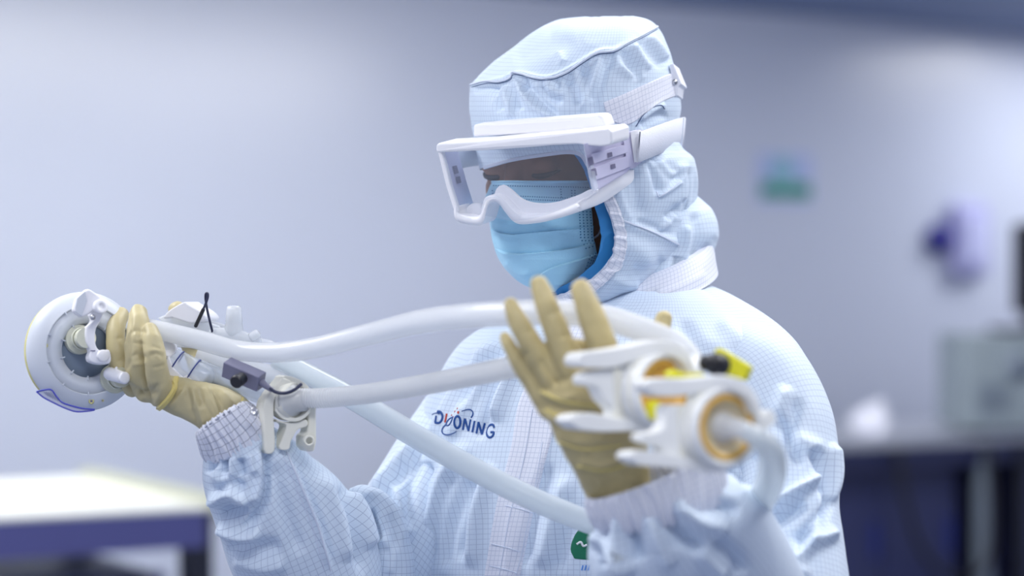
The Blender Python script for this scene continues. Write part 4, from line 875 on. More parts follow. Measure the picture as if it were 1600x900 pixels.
if (np.cross(b-a, c-a)*Nm.reshape(-1, 3)[Fm[:, 0]]).sum() < 0: Fm = Fm[:, ::-1]
mask = mesh('face_mask', MV, Fm, M['mask'], person); s_ = mask.modifiers.new('t', 'SOLIDIFY'); s_.thickness = .0012; s_.offset = -1
mk_bvh = BVHTree.FromPolygons([tuple(v) for v in MV], [tuple(int(i) for i in f) for f in Fm])
mb = MB()
def dots(p0, p1, n, wpx=1.9):
    for t in np.linspace(0, 1, n):
        x, y = p0[0]*(1-t)+p1[0]*t, p0[1]*(1-t)+p1[1]*t
        put(mb, ribbon(mk_bvh, [(x-wpx*.5, y), (x+wpx*.5, y)], wpx, .0002, 2))
for k in range(4): dots((905+k*5.6, 331), (907+k*5.8, 371), 10)
for k in range(4): dots((909+k*5.4, 376), (915+k*5.2, 388-k*1.5), 3)
for k in range(4): dots((910+k*5.6, 434-k*6), (922+k*4.2, 400-k*2), 8)
dots((772, 290), (918, 293), 40); dots((800, 306), (890, 310), 26); dots((802, 311), (888, 314), 25); dots((876, 296), (877, 308), 4); dots((893, 298), (893, 310), 4); dots((898, 298), (898, 310), 4); dots((770, 298), (772, 312), 4)
dt = mb.build('embossed_dots', M['mask_dot'], mask, ang=None); dt['kind'] = 'stuff'
mesh('ear_loop', *pxtube([(927, 372, 2.43), (935, 366, 2.436), (945, 340, 2.46), (955, 300, 2.49)], 1.6, 20, 8), M['strap'], mask)
mesh('top_binding', *tube_vf(np.array([MV[j]+Nm[0, j]*.0005 for j in range(14, n_, 2)]), .0011, 8), M['mask'], mask)

# ---------------------------------------------------------------- goggles
BK = np.array([.54, .77, .20]); BK /= np.linalg.norm(BK)      # back towards the face
def dg(x, y, off=0.0): return 2.285+(920-x)/230*.092+(y-230)/100*.020+off
def side_d(x, y): return 2.285+(x-918)/66*.062+(y-230)/100*.020-.004
gog = tag(mesh('goggles', *plate_vf([(739, 195), (790, 190), (860, 184.5), (934, 179.5), (941, 183), (947, 199), (860, 207), (739, 214)], 0, BK*.020, dfun=lambda x, y: dg(x, y, .034)), M['white'], person, smooth=False), 'white safety goggles with a clear wraparound lens')
bevel(gog, .0025, 3)
b_ = mesh('brim', *plate_vf([(681, 226), (684, 224), (750, 220.5), (820, 213.5), (900, 206), (948, 201), (955, 205), (956, 222), (953, 227), (938, 229), (922, 228), (902, 225), (860, 227.5), (818, 231), (750, 235.5), (684, 238.5), (681, 237)], 0, BK*.036, dfun=lambda x, y: dg(x, y, -.004)), M['white'], gog, smooth=False); bevel(b_, .0022, 3)
rim_out = [(709, 324), (710, 338), (716, 346), (732, 350.5), (749, 352), (756, 347), (760, 336), (764, 322), (771, 315.5), (780, 319), (789, 331), (801, 345), (814, 350.5), (840, 348.5), (862, 344), (893, 335), (925, 322), (955, 302), (972, 288), (974, 271)]
rim_in = [(715, 323), (716, 331), (721, 335), (733, 338.5), (746, 338.5), (750.5, 333), (753.5, 322), (758, 309), (771, 304), (784, 309), (794, 318), (804, 329), (816, 335), (838, 335.5), (860, 331.5), (884, 324), (908, 312), (932, 297), (955, 281), (964, 271)]
def smooth_poly(p, k=4):
    return [tuple(q) for q in catmull(np.array(p, float), len(p)*k)]
def band_vf(out, inn, n, dfun, vec, lip=.0015):
    """a strip of rectangular section between two outlines, its front gently rounded"""
    Q = catmull(np.hstack([np.array(out, float), np.array(inn, float)]), n); secs = []
    for t, dd, bk in ((0, 0, 1), (0, .0022, 0), (.12, 0, 0), (.5, -lip, 0), (.88, 0, 0), (1, .0022, 0), (1, 0, 1)):
        xy = Q[:, :2]*(1-t)+Q[:, 2:]*t
        secs.append(np.array([P(x, y, dfun(x, y)+dd) for x, y in xy])+bk*np.array(vec))
    V = np.stack(secs, 1).reshape(-1, 3); return V, [tuple(f) for f in grid_faces(n, 7)]+[tuple(range(7)), tuple((n-1)*7+k for k in range(7))[::-1]]
def drim(x, y): return dg(x, y, 0.0) if x < 905 else dg(905, y)+(x-905)/80*.060
r_ = mesh('lower_rim', *band_vf(rim_out, rim_in, 160, drim, BK*.022), M['white'], gog, smooth=True); smooth_angle(r_, 50)
l_ = mesh('edge_strip', *plate_vf([(684, 238), (690, 238), (703, 290), (716, 331), (710, 332), (697, 292)], 0, BK*.006, dfun=dg), M['white'], gog, smooth=False); bevel(l_, .001)
# far side wall seen through the lens
far = [(690, 238), (713, 237), (728, 290), (742, 334), (716, 331), (703, 290)]
def dfar(x, y): 
    t = (x-(690+(y-238)*.27))/24; return dg(690, y, .004)+max(0, t)*.045
mesh('far_side_wall', *plate_vf(far, 0, BK*.003, dfun=dfar), M['lilac'], gog, smooth=False)
for q in ([(707, 260), (711, 259), (714.5, 271), (710.5, 272)], [(712, 277), (716, 276), (718.5, 286), (714.5, 287)]):
    mesh('vent_slot', *plate_vf(q, 0, BK*.003, dfun=lambda x, y: dfar(x, y)-.003), M['slot'], gog, smooth=False)
# clear lens : front sheet with rounded ends, a solid 1.5 mm thick
lp = np.linspace(0, 1, 60); lv = np.linspace(0, 1, 14); LVv = []
for v in lv:
    xl, xr = 687+v*27, 913+v*14; yl, yr = 236+v*97, 226+v*76
    for t in lp:
        x = xl*(1-t)+xr*t; y = yl*(1-t)+yr*t+v*26*math.sin(t*math.pi)**1.0*(1 if t > .4 else .3+.7*t/.4); LVv.append(P(x, y, dg(x, y, .002)-.004*math.sin(math.pi*t)))
lens = mesh('lens', np.array(LVv), grid_faces(14, 60, wrap=False), M['lens'], gog); 
# soft nose skirt inside
sk = [(771, 307), (775, 295), (784, 289), (797, 296), (813, 310), (830, 316.5), (849, 318), (868, 316), (885, 311), (905, 304), (922, 296), (934, 299), (907, 318), (883, 330), (860, 337), (835, 341), (813, 340), (801, 333), (791, 321), (781, 312)]
k_ = mesh('nose_skirt', *plate_vf(smooth_poly(sk, 3), 0, BK*.004, dfun=lambda x, y: dg(x, y, .012)), M['white'], gog, smooth=False); bevel(k_, .001)
V, Fc = plate_vf(smooth_poly([(728, 325), (735, 319), (746, 318), (752, 325), (751, 336), (738, 337), (728, 333)], 4), 0, BK*.006, dfun=lambda x, y: dg(x, y, .016)); b2 = mesh('nose_skirt', V, Fc, M['white'], gog, smooth=False); bevel(b2, .002, 3)
# side block with two raised bars and slots
sb = mesh('side_block', *plate_vf([(912, 225), (940, 229), (958, 223), (974, 219), (979, 232), (985, 262), (978, 264), (972, 272), (950, 285), (928, 298.5), (921, 270)], 0, BK*.010, dfun=lambda x, y: side_d(x, y)), M['lilac'], gog, smooth=False); bevel(sb, .0015)
for q in ([(923, 241), (950, 233), (975, 227), (978, 239), (950, 248), (927, 256)], [(928, 262), (955, 252), (979, 244), (983, 261), (966, 268), (932, 281)]):
    o = mesh('raised_bar', *plate_vf(q, 0, BK*.006, dfun=lambda x, y: side_d(x, y)-.004), M['lilac'], gog, smooth=False); bevel(o, .0012)
for q in ([(918, 247), (922.5, 245.5), (925, 257.5), (920.5, 259)], [(923, 265), (927.5, 263.5), (930, 275), (925.5, 276.5)], [(949, 239.5), (953, 238.5), (954, 245.5), (950, 246.5)], [(954, 257.5), (958, 256.5), (959, 263.5), (955, 264.5)]):
    mesh('slot', *plate_vf(q, 0, BK*.004, dfun=lambda x, y: side_d(x, y)-.0052), M['slot'], gog, smooth=False)
ls = mesh('lens_edge', *plate_vf([(911, 226), (916, 226), (923, 262), (930, 297), (925, 299), (917, 262)], 0, BK*.006, dfun=lambda x, y: dg(x, y, -.002)), M['clear'], gog, smooth=False)
bu = mesh('strap_buckle', *plate_vf([(972, 208), (990, 204), (1000, 205), (1006, 248), (1000, 252), (986, 264), (980, 258)], 0, BK*.008, dfun=lambda x, y: side_d(x, y)-.003), M['lilac'], gog, smooth=False); bevel(bu, .0015)
bb = mesh('strap_buckle', *plate_vf([(985, 206), (999, 203.5), (1005, 248), (991, 254)], 0, BK*.003, dfun=lambda x, y: side_d(x, y)-.0055), M['white'], gog, smooth=False); bevel(bb, .001)
# elastic strap round the back of the hood
sp = catmull(pxs([(997, 230, 2.343), (1006, 227, 2.352), (1020, 221.5, 2.372), (1040, 214, 2.41), (1056, 208.5, 2.455), (1067, 206, 2.505), (1062, 207, 2.565), (1030, 208, 2.612), (960, 212, 2.640), (880, 220, 2.635), (800, 230, 2.60), (735, 238, 2.52), (705, 246, 2.44)]), 120)
upv = np.array([.10, 0, 1.]); upv /= np.linalg.norm(upv); T = np.gradient(sp, axis=0); T /= np.linalg.norm(T, axis=1)[:, None]; Nn = np.cross(T, upv); Nn /= np.linalg.norm(Nn, axis=1)[:, None]
ctr = HC+np.array([0.03, 0.02, 0]); sg = np.sign(((sp-ctr)*Nn).sum(1).mean()); Nn *= sg
prof = [(-1, 0), (-.97, .0014), (0, .0019), (.97, .0014), (1, 0), (0, -.0004)]
hw = .0165; V = np.concatenate([[sp+upv*(a*hw)+Nn*b for a, b in prof]], 0).transpose(1, 0, 2).reshape(-1, 3)
tag(mesh('strap', V, grid_faces(120, 6), M['strap'], gog), 'white elastic head strap of the goggles')
for t_ in (28, 40):
    mesh('strap_stitch', *tube_vf(np.array([sp[t_]+upv*a*hw+Nn[t_]*.0019 for a in np.linspace(-.95, .95, 8)]), .0007, 6), M['seam'], gog)

# ---------------------------------------------------------------- gloved hands
def knuckles(pts):  # fingers get a slight swelling at each joint
    return pts
def finger(pts, bend=None, n=44):
    C0 = pxs([p[:3] for p in pts]); rr = np.array([p[3]*p[2]/FPX for p in pts]); Q = catmull(np.hstack([C0, rr[:, None]]), n)
    return tube_vf(Q[:, :3], Q[:, 3], 18)
def palm(pts, flat, n=40):
    C0 = pxs([p[:3] for p in pts]); rr = np.array([p[3]*p[2]/FPX for p in pts]); Q = catmull(np.hstack([C0, rr[:, None]]), n)
    return tube_vf(Q[:, :3], Q[:, 3], 28, flat=flat)
def glove_mesh(name, parts, fl, crumple, seed, parent, label, m_='glove'):
    V, Fc, N = remesh(parts, 0.0016, 5, 0.5)
    if not np.isfinite(N).all() or np.abs(N).sum() < 1: N = np.zeros_like(V)
    q = V*np.array([55, 55, 55]); V = V+N*((1-np.abs(vnoise(q, seed))*2)*crumple[0]*1e-3+vnoise(V*140, seed+1)*crumple[1]*1e-3)[:, None]
    V = folds(V, N, [(f[0], f[1]*1.25)+tuple(f[2:]) for f in fl]); o = mesh(name, V, Fc, M[m_], parent); tag(o, label); return o, BVHTree.FromPolygons([tuple(v) for v in V], Fc)

# worker's right hand, palm up round the manifold
RH = [palm([(372, 668, 2.315, 40), (358, 655, 2.312, 41), (338, 641, 2.31, 39), (308, 628, 2.312, 33), (272, 617, 2.318, 29), (240, 606, 2.322, 23), (222, 598, 2.325, 18)], .8),
      finger([(207, 606, 2.330, 15), (194, 582, 2.326, 16), (182, 548, 2.325, 15), (181, 514, 2.335, 14.5), (189, 492, 2.352, 12)]),
      finger([(228, 612, 2.318, 18), (216, 585, 2.308, 18.5), (213, 550, 2.303, 18), (216, 512, 2.312, 17.5), (217, 489, 2.326, 14)]),
      finger([(256, 618, 2.308, 19), (247, 588, 2.292, 18), (243, 560, 2.286, 17), (238, 534, 2.290, 15.5), (235, 516, 2.298, 12.5)]),
      finger([(215, 600, 2.345, 14), (203, 570, 2.352, 14), (200, 532, 2.362, 13.5), (206, 500, 2.378, 12)]),
      finger([(350, 636, 2.335, 34), (332, 612, 2.355, 24), (312, 570, 2.385, 18), (291, 520, 2.41, 16), (277, 484, 2.415, 13.5)])]
RF = [([(180, 530), (192, 527)], -1, 3), ([(183, 565), (196, 560)], -1, 3), ([(207, 535), (226, 538)], -1, 2.5), ([(206, 570), (230, 566)], 1, 3), ([(236, 540), (252, 545)], -1, 2.5), ([(240, 575), (258, 570)], -1.1, 2.5), ([(214, 590), (222, 620), (236, 638)], -1.4, 4), ([(255, 600), (246, 625), (236, 640)], 1.4, 4), ([(336, 615), (345, 640), (345, 668)], -1.5, 3), ([(300, 600), (305, 622), (300, 645)], 1.2, 3), ([(205, 560), (215, 553), (228, 560)], -1.6, 3), ([(200, 520), (214, 516), (230, 520)], -1.2, 4), ([(233, 556), (244, 552), (256, 558)], -1.3, 3), ([(200, 600), (225, 616), (250, 610)], -2, 5), ([(212, 622), (232, 612), (250, 600)], -2, 4), ([(196, 580), (204, 560), (203, 520), (205, 490)], -1.5, 3),
      ([(290, 602), (300, 640), (308, 668)], -1.6, 3.5), ([(297, 604), (312, 640), (322, 672)], 1.6, 3.5), ([(306, 610), (326, 645), (334, 672)], -1.6, 4), ([(320, 600), (340, 640), (352, 668)], 1.5, 4), ([(330, 610), (352, 640), (362, 660)], -1.6, 4), ([(262, 640), (280, 620), (292, 606)], 1.5, 4), ([(345, 610), (362, 630), (372, 650)], 1.5, 5), ([(310, 605), (316, 620), (312, 640)], -1.4, 3), ([(352, 664), (362, 650), (368, 632)], -1.6, 3)]
gr_, grb = glove_mesh('glove', RH, RF, (.7, .3), 7, person, 'tan latex glove holding the manifold behind the port plate')
mb = MB(); put(mb, ribbon(grb, [(276, 592), (268, 612), (256, 630), (243, 641)], 9, .0022, 40, .0012)); mb.build('rolled_fold', M['glove2'], gr_)
mb = MB(); put(mb, ribbon(grb, [(318, 681), (340, 676), (362, 658), (376, 636), (379, 622)], 3.5, .001, 40)); mb.build('glove_edge', M['glove2'], gr_)
# worker's left hand, back of the hand towards us
LH = [palm([(968, 772, 2.045, 50), (962, 748, 2.04, 54), (948, 700, 2.028, 64), (928, 650, 2.018, 70), (908, 606, 2.012, 64), (896, 580, 2.012, 52)], .58),
      finger([(862, 640, 2.022, 20), (838, 606, 2.018, 17), (814, 570, 2.014, 14), (797, 542, 2.014, 11.5), (789, 527, 2.018, 8.5)]),
      finger([(880, 610, 2.012, 23), (850, 570, 2.006, 20), (824, 528, 2.002, 18), (806, 494, 2.004, 15), (798, 476, 2.008, 11.5)]),
      finger([(904, 600, 2.006, 26), (884, 555, 2.000, 23), (866, 508, 1.996, 20), (850, 466, 1.998, 17.5), (842, 444, 2.002, 13.5)]),
      finger([(946, 600, 2.004, 28), (946, 560, 1.996, 25), (934, 520, 1.99, 23), (919, 480, 1.988, 20), (908, 452, 1.992, 16)]),
      finger([(960, 668, 2.03, 38), (990, 620, 2.06, 28), (1014, 566, 2.10, 22), (1030, 520, 2.125, 17), (1037, 498, 2.13, 13)])]
LF_ = [([(840, 610), (870, 622), (905, 618)], 1.8, 5), ([(848, 628), (880, 640), (930, 642)], -1.8, 5), ([(838, 640), (870, 655), (910, 658)], 1.8, 5), ([(860, 600), (900, 590), (940, 594)], -1.5, 5), ([(900, 720), (940, 728), (980, 716)], 1.6, 5), ([(905, 736), (940, 742), (980, 732)], -1.6, 4), ([(842, 560), (860, 585), (872, 605)], -1.8, 5), ([(820, 520), (836, 514)], -1, 4), ([(856, 492), (876, 486)], -1.2, 4), ([(868, 530), (890, 522)], -1.2, 4), ([(812, 560), (826, 552)], -1, 4), ([(870, 680), (900, 690), (950, 686)], 1.2, 7)]
gl_, glb = glove_mesh('glove', LH, LF_, (.6, .3), 17, person, 'tan latex glove raised in front of the chest, back of the hand showing', 'glove_left')
mb = MB()
for q_, w_ in (([(846, 612), (880, 627), (930, 634), (975, 632)], 5), ([(853, 641), (890, 655), (940, 659), (980, 655)], 5), ([(902, 728), (945, 735), (988, 722)], 5), ([(872, 690), (915, 702), (970, 696)], 3)): put(mb, ribbon(glb, q_, w_, .0004, 40, .0008))
mb.build('stretch_fold', M['glove2'], gl_)

# ================================================================== what the worker holds
# --- upper hose, lower hose, braided hose
def hose(name, pts, m_, label, wall=.75, seg=28, n=160, ribs=0, cat='hose'):
    C0 = pxs([p[:3] for p in pts]); rr = np.array([p[3]*p[2]/FPX for p in pts]); Q = catmull(np.hstack([C0, rr[:, None]]), n)
    r = Q[:, 3].copy()
    if ribs:
        s = np.concatenate([[0], np.cumsum(np.linalg.norm(np.diff(Q[:, :3], axis=0), axis=1))]); r = r*(1+.028*np.sin(s*2*math.pi/ribs))
    V, Fc = tube_vf(Q[:, :3], r, seg, caps=None)
    o = mesh(name, V, Fc, m_, None); tag(o, label, cat)
    if wall:
        Vi, Fi = tube_vf(Q[:, :3], r*wall, seg, caps=None); i = mesh('inner_bore', Vi, [f[::-1] for f in Fi], m_, o)
    return o, Q
up, _ = hose('silicone_hose', [(222, 512, 2.325, 14), (240, 514, 2.32, 14.5), (310, 531, 2.31, 15.5), (370, 547, 2.30, 15.5), (425, 551, 2.28, 15.5), (490, 544, 2.255, 16.5), (580, 522, 2.21, 17.5), (670, 501, 2.15, 19), (775, 491, 2.075, 20), (860, 489, 2.035, 20), (930, 494, 2.03, 20), (993, 512, 2.03, 20), (1050, 535, 2.03, 19), (1082, 565, 2.02, 18), (1074, 596, 1.985, 17), (1056, 610, 1.965, 16)],
              M['hose'], 'translucent white silicone hose running over both gloved hands')
lo, _ = hose('silicone_hose', [(430, 560, 2.345, 15), (460, 574, 2.34, 16), (550, 622, 2.315, 17.5), (640, 676, 2.29, 18.5), (720, 722, 2.27, 18.5), (800, 764, 2.25, 18.5), (870, 796, 2.235, 18.5), (940, 822, 2.215, 18.5), (1040, 850, 2.195, 19), (1120, 846, 2.19, 19.5), (1172, 808, 2.14, 21), (1203, 752, 2.02, 23), (1204, 706, 1.90, 21), (1182, 684, 1.85, 17), (1160, 672, 1.845, 14)],
              M['hose2'], 'pale blue silicone hose slanting down across the chest of the worker')
br, _ = hose('braided_hose', [(462, 621, 2.285, 15), (500, 622, 2.28, 15.5), (560, 617, 2.26, 15.5), (640, 605, 2.215, 16), (700, 594, 2.18, 16.5), (790, 576, 2.11, 17.5), (860, 562, 2.07, 18), (930, 570, 2.065, 18), (985, 592, 2.045, 17), (1015, 606, 1.99, 16)],
              M['braid'], 'white braided hose from the ivory clamp to behind the raised glove', wall=0, n=900, seg=32, ribs=.0028)

# --- round port plate
AX = np.array([.5, -.86, .10]); AX /= np.linalg.norm(AX); PC = P(131, 549, 2.335)
pp = empty('port_plate', PC); tag(pp, 'round white plastic port plate with two cream ports beside the gloved hand', 'port plate')
def loc(px, py, h):    # the point of the plane at height h over the plate seen at a pixel
    d = P(px, py, 1.0)-np.array([0, 0, CZ]); t = ((PC+AX*h-np.array([0, 0, CZ]))@AX)/(d@AX); return np.array([0, 0, CZ])+d*t
sc = 2.335/FPX
R = 93*sc
mesh('back_rim', *lathe_vf([(0, -.012), (R*.93, -.012), (R*.985, -.009), (R*.985, -.002), (0, -.002)], PC, AX, 96), M['rim'], pp)
o = mesh('plate', *lathe_vf([(0, -.002), (R*.99, -.002), (R, .000), (R, .003), (R*.97, .007), (R*.90, .012), (R*.80, .016), (R*.75, .0172), (R*.735, .0165), (R*.73, .0140), (R*.46, .0132), (R*.455, .0125), (R*.445, .008), (0, .0072)], PC, AX, 120), M['disc'], pp); smooth_angle(o, 25)
mesh('inner_step', *ring_vf([(R*.728, .0135), (R*.728, .0146), (R*.46, .0140), (R*.46, .0130)], PC, AX, 96), M['disc'], pp)
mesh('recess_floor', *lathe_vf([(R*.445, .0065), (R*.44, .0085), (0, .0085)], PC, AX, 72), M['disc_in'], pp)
u_, v_, a_ = basis(AX)
for k in range(10):
    an = k*math.pi/5+.25; dr = math.cos(an)*u_+math.sin(an)*v_; tn = np.cross(a_, dr)
    for r0, r1, h in ((.70, .76, .0175), (.43, .50, .0150)):
        c = PC+dr*R*(r0+r1)/2+a_*h; Mx = np.stack([dr, tn, a_], 1); mesh('rib', *box_vf(c, R*(r1-r0), .0011, .002, M=Mx), M['disc'], pp, smooth=False)
for x, y, r in ((70.5, 540, 3.6), (142.5, 627, 4.0), (72, 562, 1.5), (160.5, 626, 1.6)):
    c = loc(x, y, .0145); mesh('hole', *ring_vf([(r*sc*.55, 0), (r*sc, 0), (r*sc*1.15, .0006), (r*sc*.5, .0004)], c, AX, 20), M['rim'], pp); mesh('hole_shade', *lathe_vf([(r*sc*.95, -.001), (r*sc*.95, .0004), (0, .0004)], c, AX, 20), M['slot'], pp)  # a dark disc paints the shade inside each hole
for x, y, h in ((122, 531, .0085), (177, 592, .012)):
    c = loc(x, y, h); q = mesh('port', *lathe_vf([(.0152, 0), (.0156, .004), (.0150, .007), (.0112, .0078), (.0104, .009), (.0104, .026), (0, .026)], c, AX, 48), M['port'], pp); smooth_angle(q, 30)
    mesh('port_ring', *ring_vf([(.0114, .012), (.0120, .013), (.0120, .016), (.0114, .017)], c, AX, 40), M['port'], pp)
# label pouch stuck over the lower edge
po = [(57, 612), (68, 609.5), (80, 609), (88, 619), (97, 628.5), (110, 633.5), (128, 638), (148, 640), (136, 642.5), (118, 643), (100, 637), (83, 629), (68, 621)]
pch = mesh('label_pouch', *plate_vf(po, 2.296, (.0006, .0012, 0)), M['pouch'], pp, smooth=False)
mesh('pouch_border', *pxtube([(x, y, 2.2955) for x, y in po+[po[0]]], 1.2, 90, 8, 'flat'), M['pouch_edge'], pch)
mb = MB()
for k in range(5): mb.add(*pxtube([(69+k*3.4, 612.5+k*.2, 2.2952), (76+k*3.6, 619+k*1.8, 2.2952)], .45, 6, 6))
mb.build('pouch_wrinkle', M['print'], pch)
# toggle clamp of the port : arm, wing nut, hinge pin
tc = empty('toggle_clamp', P(145, 520, 2.30)); tag(tc, 'white plastic hinge clamp with a wing nut round the upper cream port', 'clamp')
arm = [(157, 469), (164, 482), (158, 500), (150, 515), (149.5, 536), (156, 547), (171, 547), (173, 566), (158, 569), (142, 564.5), (139.5, 556), (142, 547), (135, 533), (135, 514), (146, 501), (143, 490), (150, 476)]
q = mesh('clamp_arm', *plate_vf(smooth_poly(arm, 4), 2.298, -AX*.013), M['white'], tc, smooth=False); bevel(q, .0016, 3, 50)
wn = [(134, 453), (140, 451.5), (157, 463), (161, 472), (154, 481), (141, 490), (128, 495), (117, 487), (116, 480), (120, 466)]
q = mesh('wing_nut', *plate_vf(smooth_poly(wn, 4), 2.292, -AX*.010), M['white'], tc, smooth=False); bevel(q, .0025, 3, 50)
mesh('wing_nut_face', *plate_vf([(118, 481), (121, 466), (133, 455), (136, 470), (128, 494), (119, 487)], 2.2915, -AX*.006), M['disc'], tc, smooth=False)
q = mesh('hinge_eye', *lathe_vf([(.0075, 0), (.0075, .004), (.006, .005), (.0028, .005), (.0028, .003), (0, .003)], P(155, 480, 2.290), (.6, -.75, .2), 28), M['white'], tc)
mesh('hinge_pin', *lathe_vf([(.0026, 0), (.0026, .0065), (0, .0068)], P(145, 495, 2.291), (.2, -.95, -.1), 16), M['metal'], tc)
mesh('hinge_eye', *lathe_vf([(.0062, 0), (.0062, .0035), (.005, .0042), (0, .0042)], P(160, 556, 2.2965), AX, 24), M['white'], tc)
mesh('arm_slot', *box_vf(P(145, 548, 2.2972), .005, .001, .001), M['slot'], tc, smooth=False)
pk = empty('port_plug', P(183, 590, 2.31)); tag(pk, 'small white plug pushed into the lower cream port', 'plug')
q = mesh('plug_body', *pxtube([(172, 584, 2.313), (194, 591, 2.300)], [10.5, 9.5], 20, 24), M['white'], pk)
q = mesh('plug_eye', *lathe_vf([(.006, 0), (.006, .004), (.0048, .005), (0, .005)], P(192, 590, 2.2935), (.6, -.78, 0), 24), M['white'], pk)
mesh('plug_tip', *pxtube([(180, 580, 2.306), (182, 575, 2.306)], 2.2, 8, 10), M['white'], pk)

# --- manifold behind the right hand
mf = empty('manifold', P(260, 555, 2.38)); tag(mf, 'clear plastic manifold with barbed port lying in the gloved palm', 'manifold')
mesh('main_pipe', *pxtube([(150, 530, 2.36), (200, 528, 2.375), (250, 522, 2.385), (320, 528, 2.385), (420, 545, 2.37)], [17, 19, 20, 18, 14], 60, 28), M['milky'], mf)
q = mesh('flat_bracket', *plate_vf([(245, 497), (262, 490), (300, 495), (340, 508), (352, 520), (330, 530), (270, 515)], 2.37, (.01, .03, -.002)), M['milky'], mf, smooth=False); bevel(q, .0015)
q = mesh('wedge_clip', *plate_vf(smooth_poly([(254, 498), (262, 486), (286, 472), (292, 474), (316, 489), (321, 500), (300, 505), (287, 502), (268, 496)], 3), 2.362, (.012, .022, 0)), M['white'], mf, smooth=False); bevel(q, .0015)
V, Fc = lathe_vf([(.0088, -.004), (.0096, .004), (.0086, .012), (.0090, .0125), (.0076, .026), (.0070, .0285), (.0050, .0285), (.0050, .012)], P(365.5, 521, 2.355), (.02, -.14, 1), 40)
mesh('hose_barb', V, Fc, M['milky'], mf)
mesh('barb_base', *pxtube([(335, 522, 2.36), (365, 526, 2.355), (400, 534, 2.35)], [10, 13, 9], 30, 20), M['milky'], mf)
mesh('small_cap', *lathe_vf([(.0048, 0), (.0052, .003), (.0048, .009), (.003, .0105), (0, .0105)], P(392, 528, 2.345), (.7, -.2, .45), 20), M['milky'], mf)
cp = mesh('coupling', *pxtube([(264, 558, 2.335), (288, 572, 2.33), (318, 588, 2.322)], [18, 20, 18], 30, 32), M['clear'], mf)
for a, b, r in (((276, 566, 2.331), (279, 568, 2.331), 20), ((302, 579, 2.326), (305, 581, 2.326), 20)):
    ax = P(*b)-P(*a); mesh('o_ring', *ring_vf([(r*sc*.93, -.0006), (r*sc*1.03, -.0006), (r*sc*1.03, .0008), (r*sc*.93, .0008)], P(*a), ax, 40), M['ring'], cp)
mesh('coupling_eye', *lathe_vf([(.0095, 0), (.0095, .003), (.007, .004), (.006, .003), (0, .003)], P(262, 545, 2.325), (.3, -.93, .1), 28), M['white'], mf)
q = mesh('support_block', *plate_vf([(262, 556), (270, 575), (284, 588), (305, 600), (318, 588), (327, 583), (313, 604), (309, 604), (285, 602), (262, 590), (256, 575)], 2.318, (.006, .02, 0)), M['white'], mf, smooth=False); bevel(q, .0012)
q = mesh('block_face', *plate_vf([(298, 577), (327, 584), (314, 602), (300, 592)], 2.316, (.004, .02, 0)), M['disc'], mf, smooth=False); bevel(q, .001)
q = mesh('block_base', *plate_vf([(285, 590), (300, 580), (316, 602), (312, 608), (295, 606)], 2.315, (.004, .02, 0)), M['white'], mf, smooth=False); bevel(q, .001)
pi_, _ = hose('clear_pipe', [(300, 572, 2.335, 15), (340, 588, 2.33, 15.5), (380, 604, 2.322, 15.5), (420, 622, 2.31, 15), (452, 632, 2.305, 15)], M['clear'], 'short clear pipe between the manifold and the ivory clamp', n=50, cat='pipe')
rc_, _ = hose('clear_pipe', [(310, 552, 2.36, 14), (370, 574, 2.355, 16), (430, 590, 2.35, 18), (470, 604, 2.345, 18)], M['hose'], 'translucent pipe behind the grey sensor box above the ivory clamp', n=50, cat='pipe')
# --- sensor with its cables
se = empty('sensor_box', P(380, 585, 2.28)); tag(se, 'slate grey sensor box with a black knob under the upper hose', 'sensor')
e1 = P(409, 594, 2.276)-P(353, 570, 2.290); e1 /= np.linalg.norm(e1); e2 = np.array([.25, -.55, 1.0]); e2 -= e1*(e2@e1); e2 /= np.linalg.norm(e2); e3 = np.cross(e1, e2)
SM = np.stack([e1, e3, e2], 1)
q = mesh('box_shell', *box_vf(P(381, 585, 2.286), .043, .015, .0175, M=SM), M['sensor'], se, smooth=False); bevel(q, .001)
kx = np.array([-.35, -.90, -.25])
q = mesh('knob', *lathe_vf([(.0062, 0), (.0062, .006), (.0068, .0062), (.0068, .013), (.0058, .0142), (0, .0142)], P(378, 591, 2.274), kx, 28), M['black'], se); smooth_angle(q, 30)
mesh('cable_boot', *pxtube([(409, 598, 2.279), (424, 609, 2.276)], [6.2, 3.8], 14, 16), M['sensor'], se)
mesh('sensor_cable', *pxtube([(420, 606, 2.276), (432, 613, 2.272), (447, 614, 2.268), (460, 609, 2.268), (470, 601, 2.272)], 2.7, 40, 12), M['cable'], se)
cl = mesh('cable_loop', *pxtube([(307, 508, 2.352), (313, 492, 2.348), (320, 478, 2.344), (324.5, 465, 2.342), (324.5, 458.5, 2.342), (321.5, 459.5, 2.343), (321.5, 470, 2.345), (325, 490, 2.349), (332, 519, 2.355)], 1.9, 80, 12), M['cable']); tag(cl, 'thin navy cable loop standing up from the manifold', 'cable')
mesh('cable_end', *pxtube([(306, 509, 2.352), (317.5, 484, 2.346)], 3.0, 14, 14), M['black'], cl)

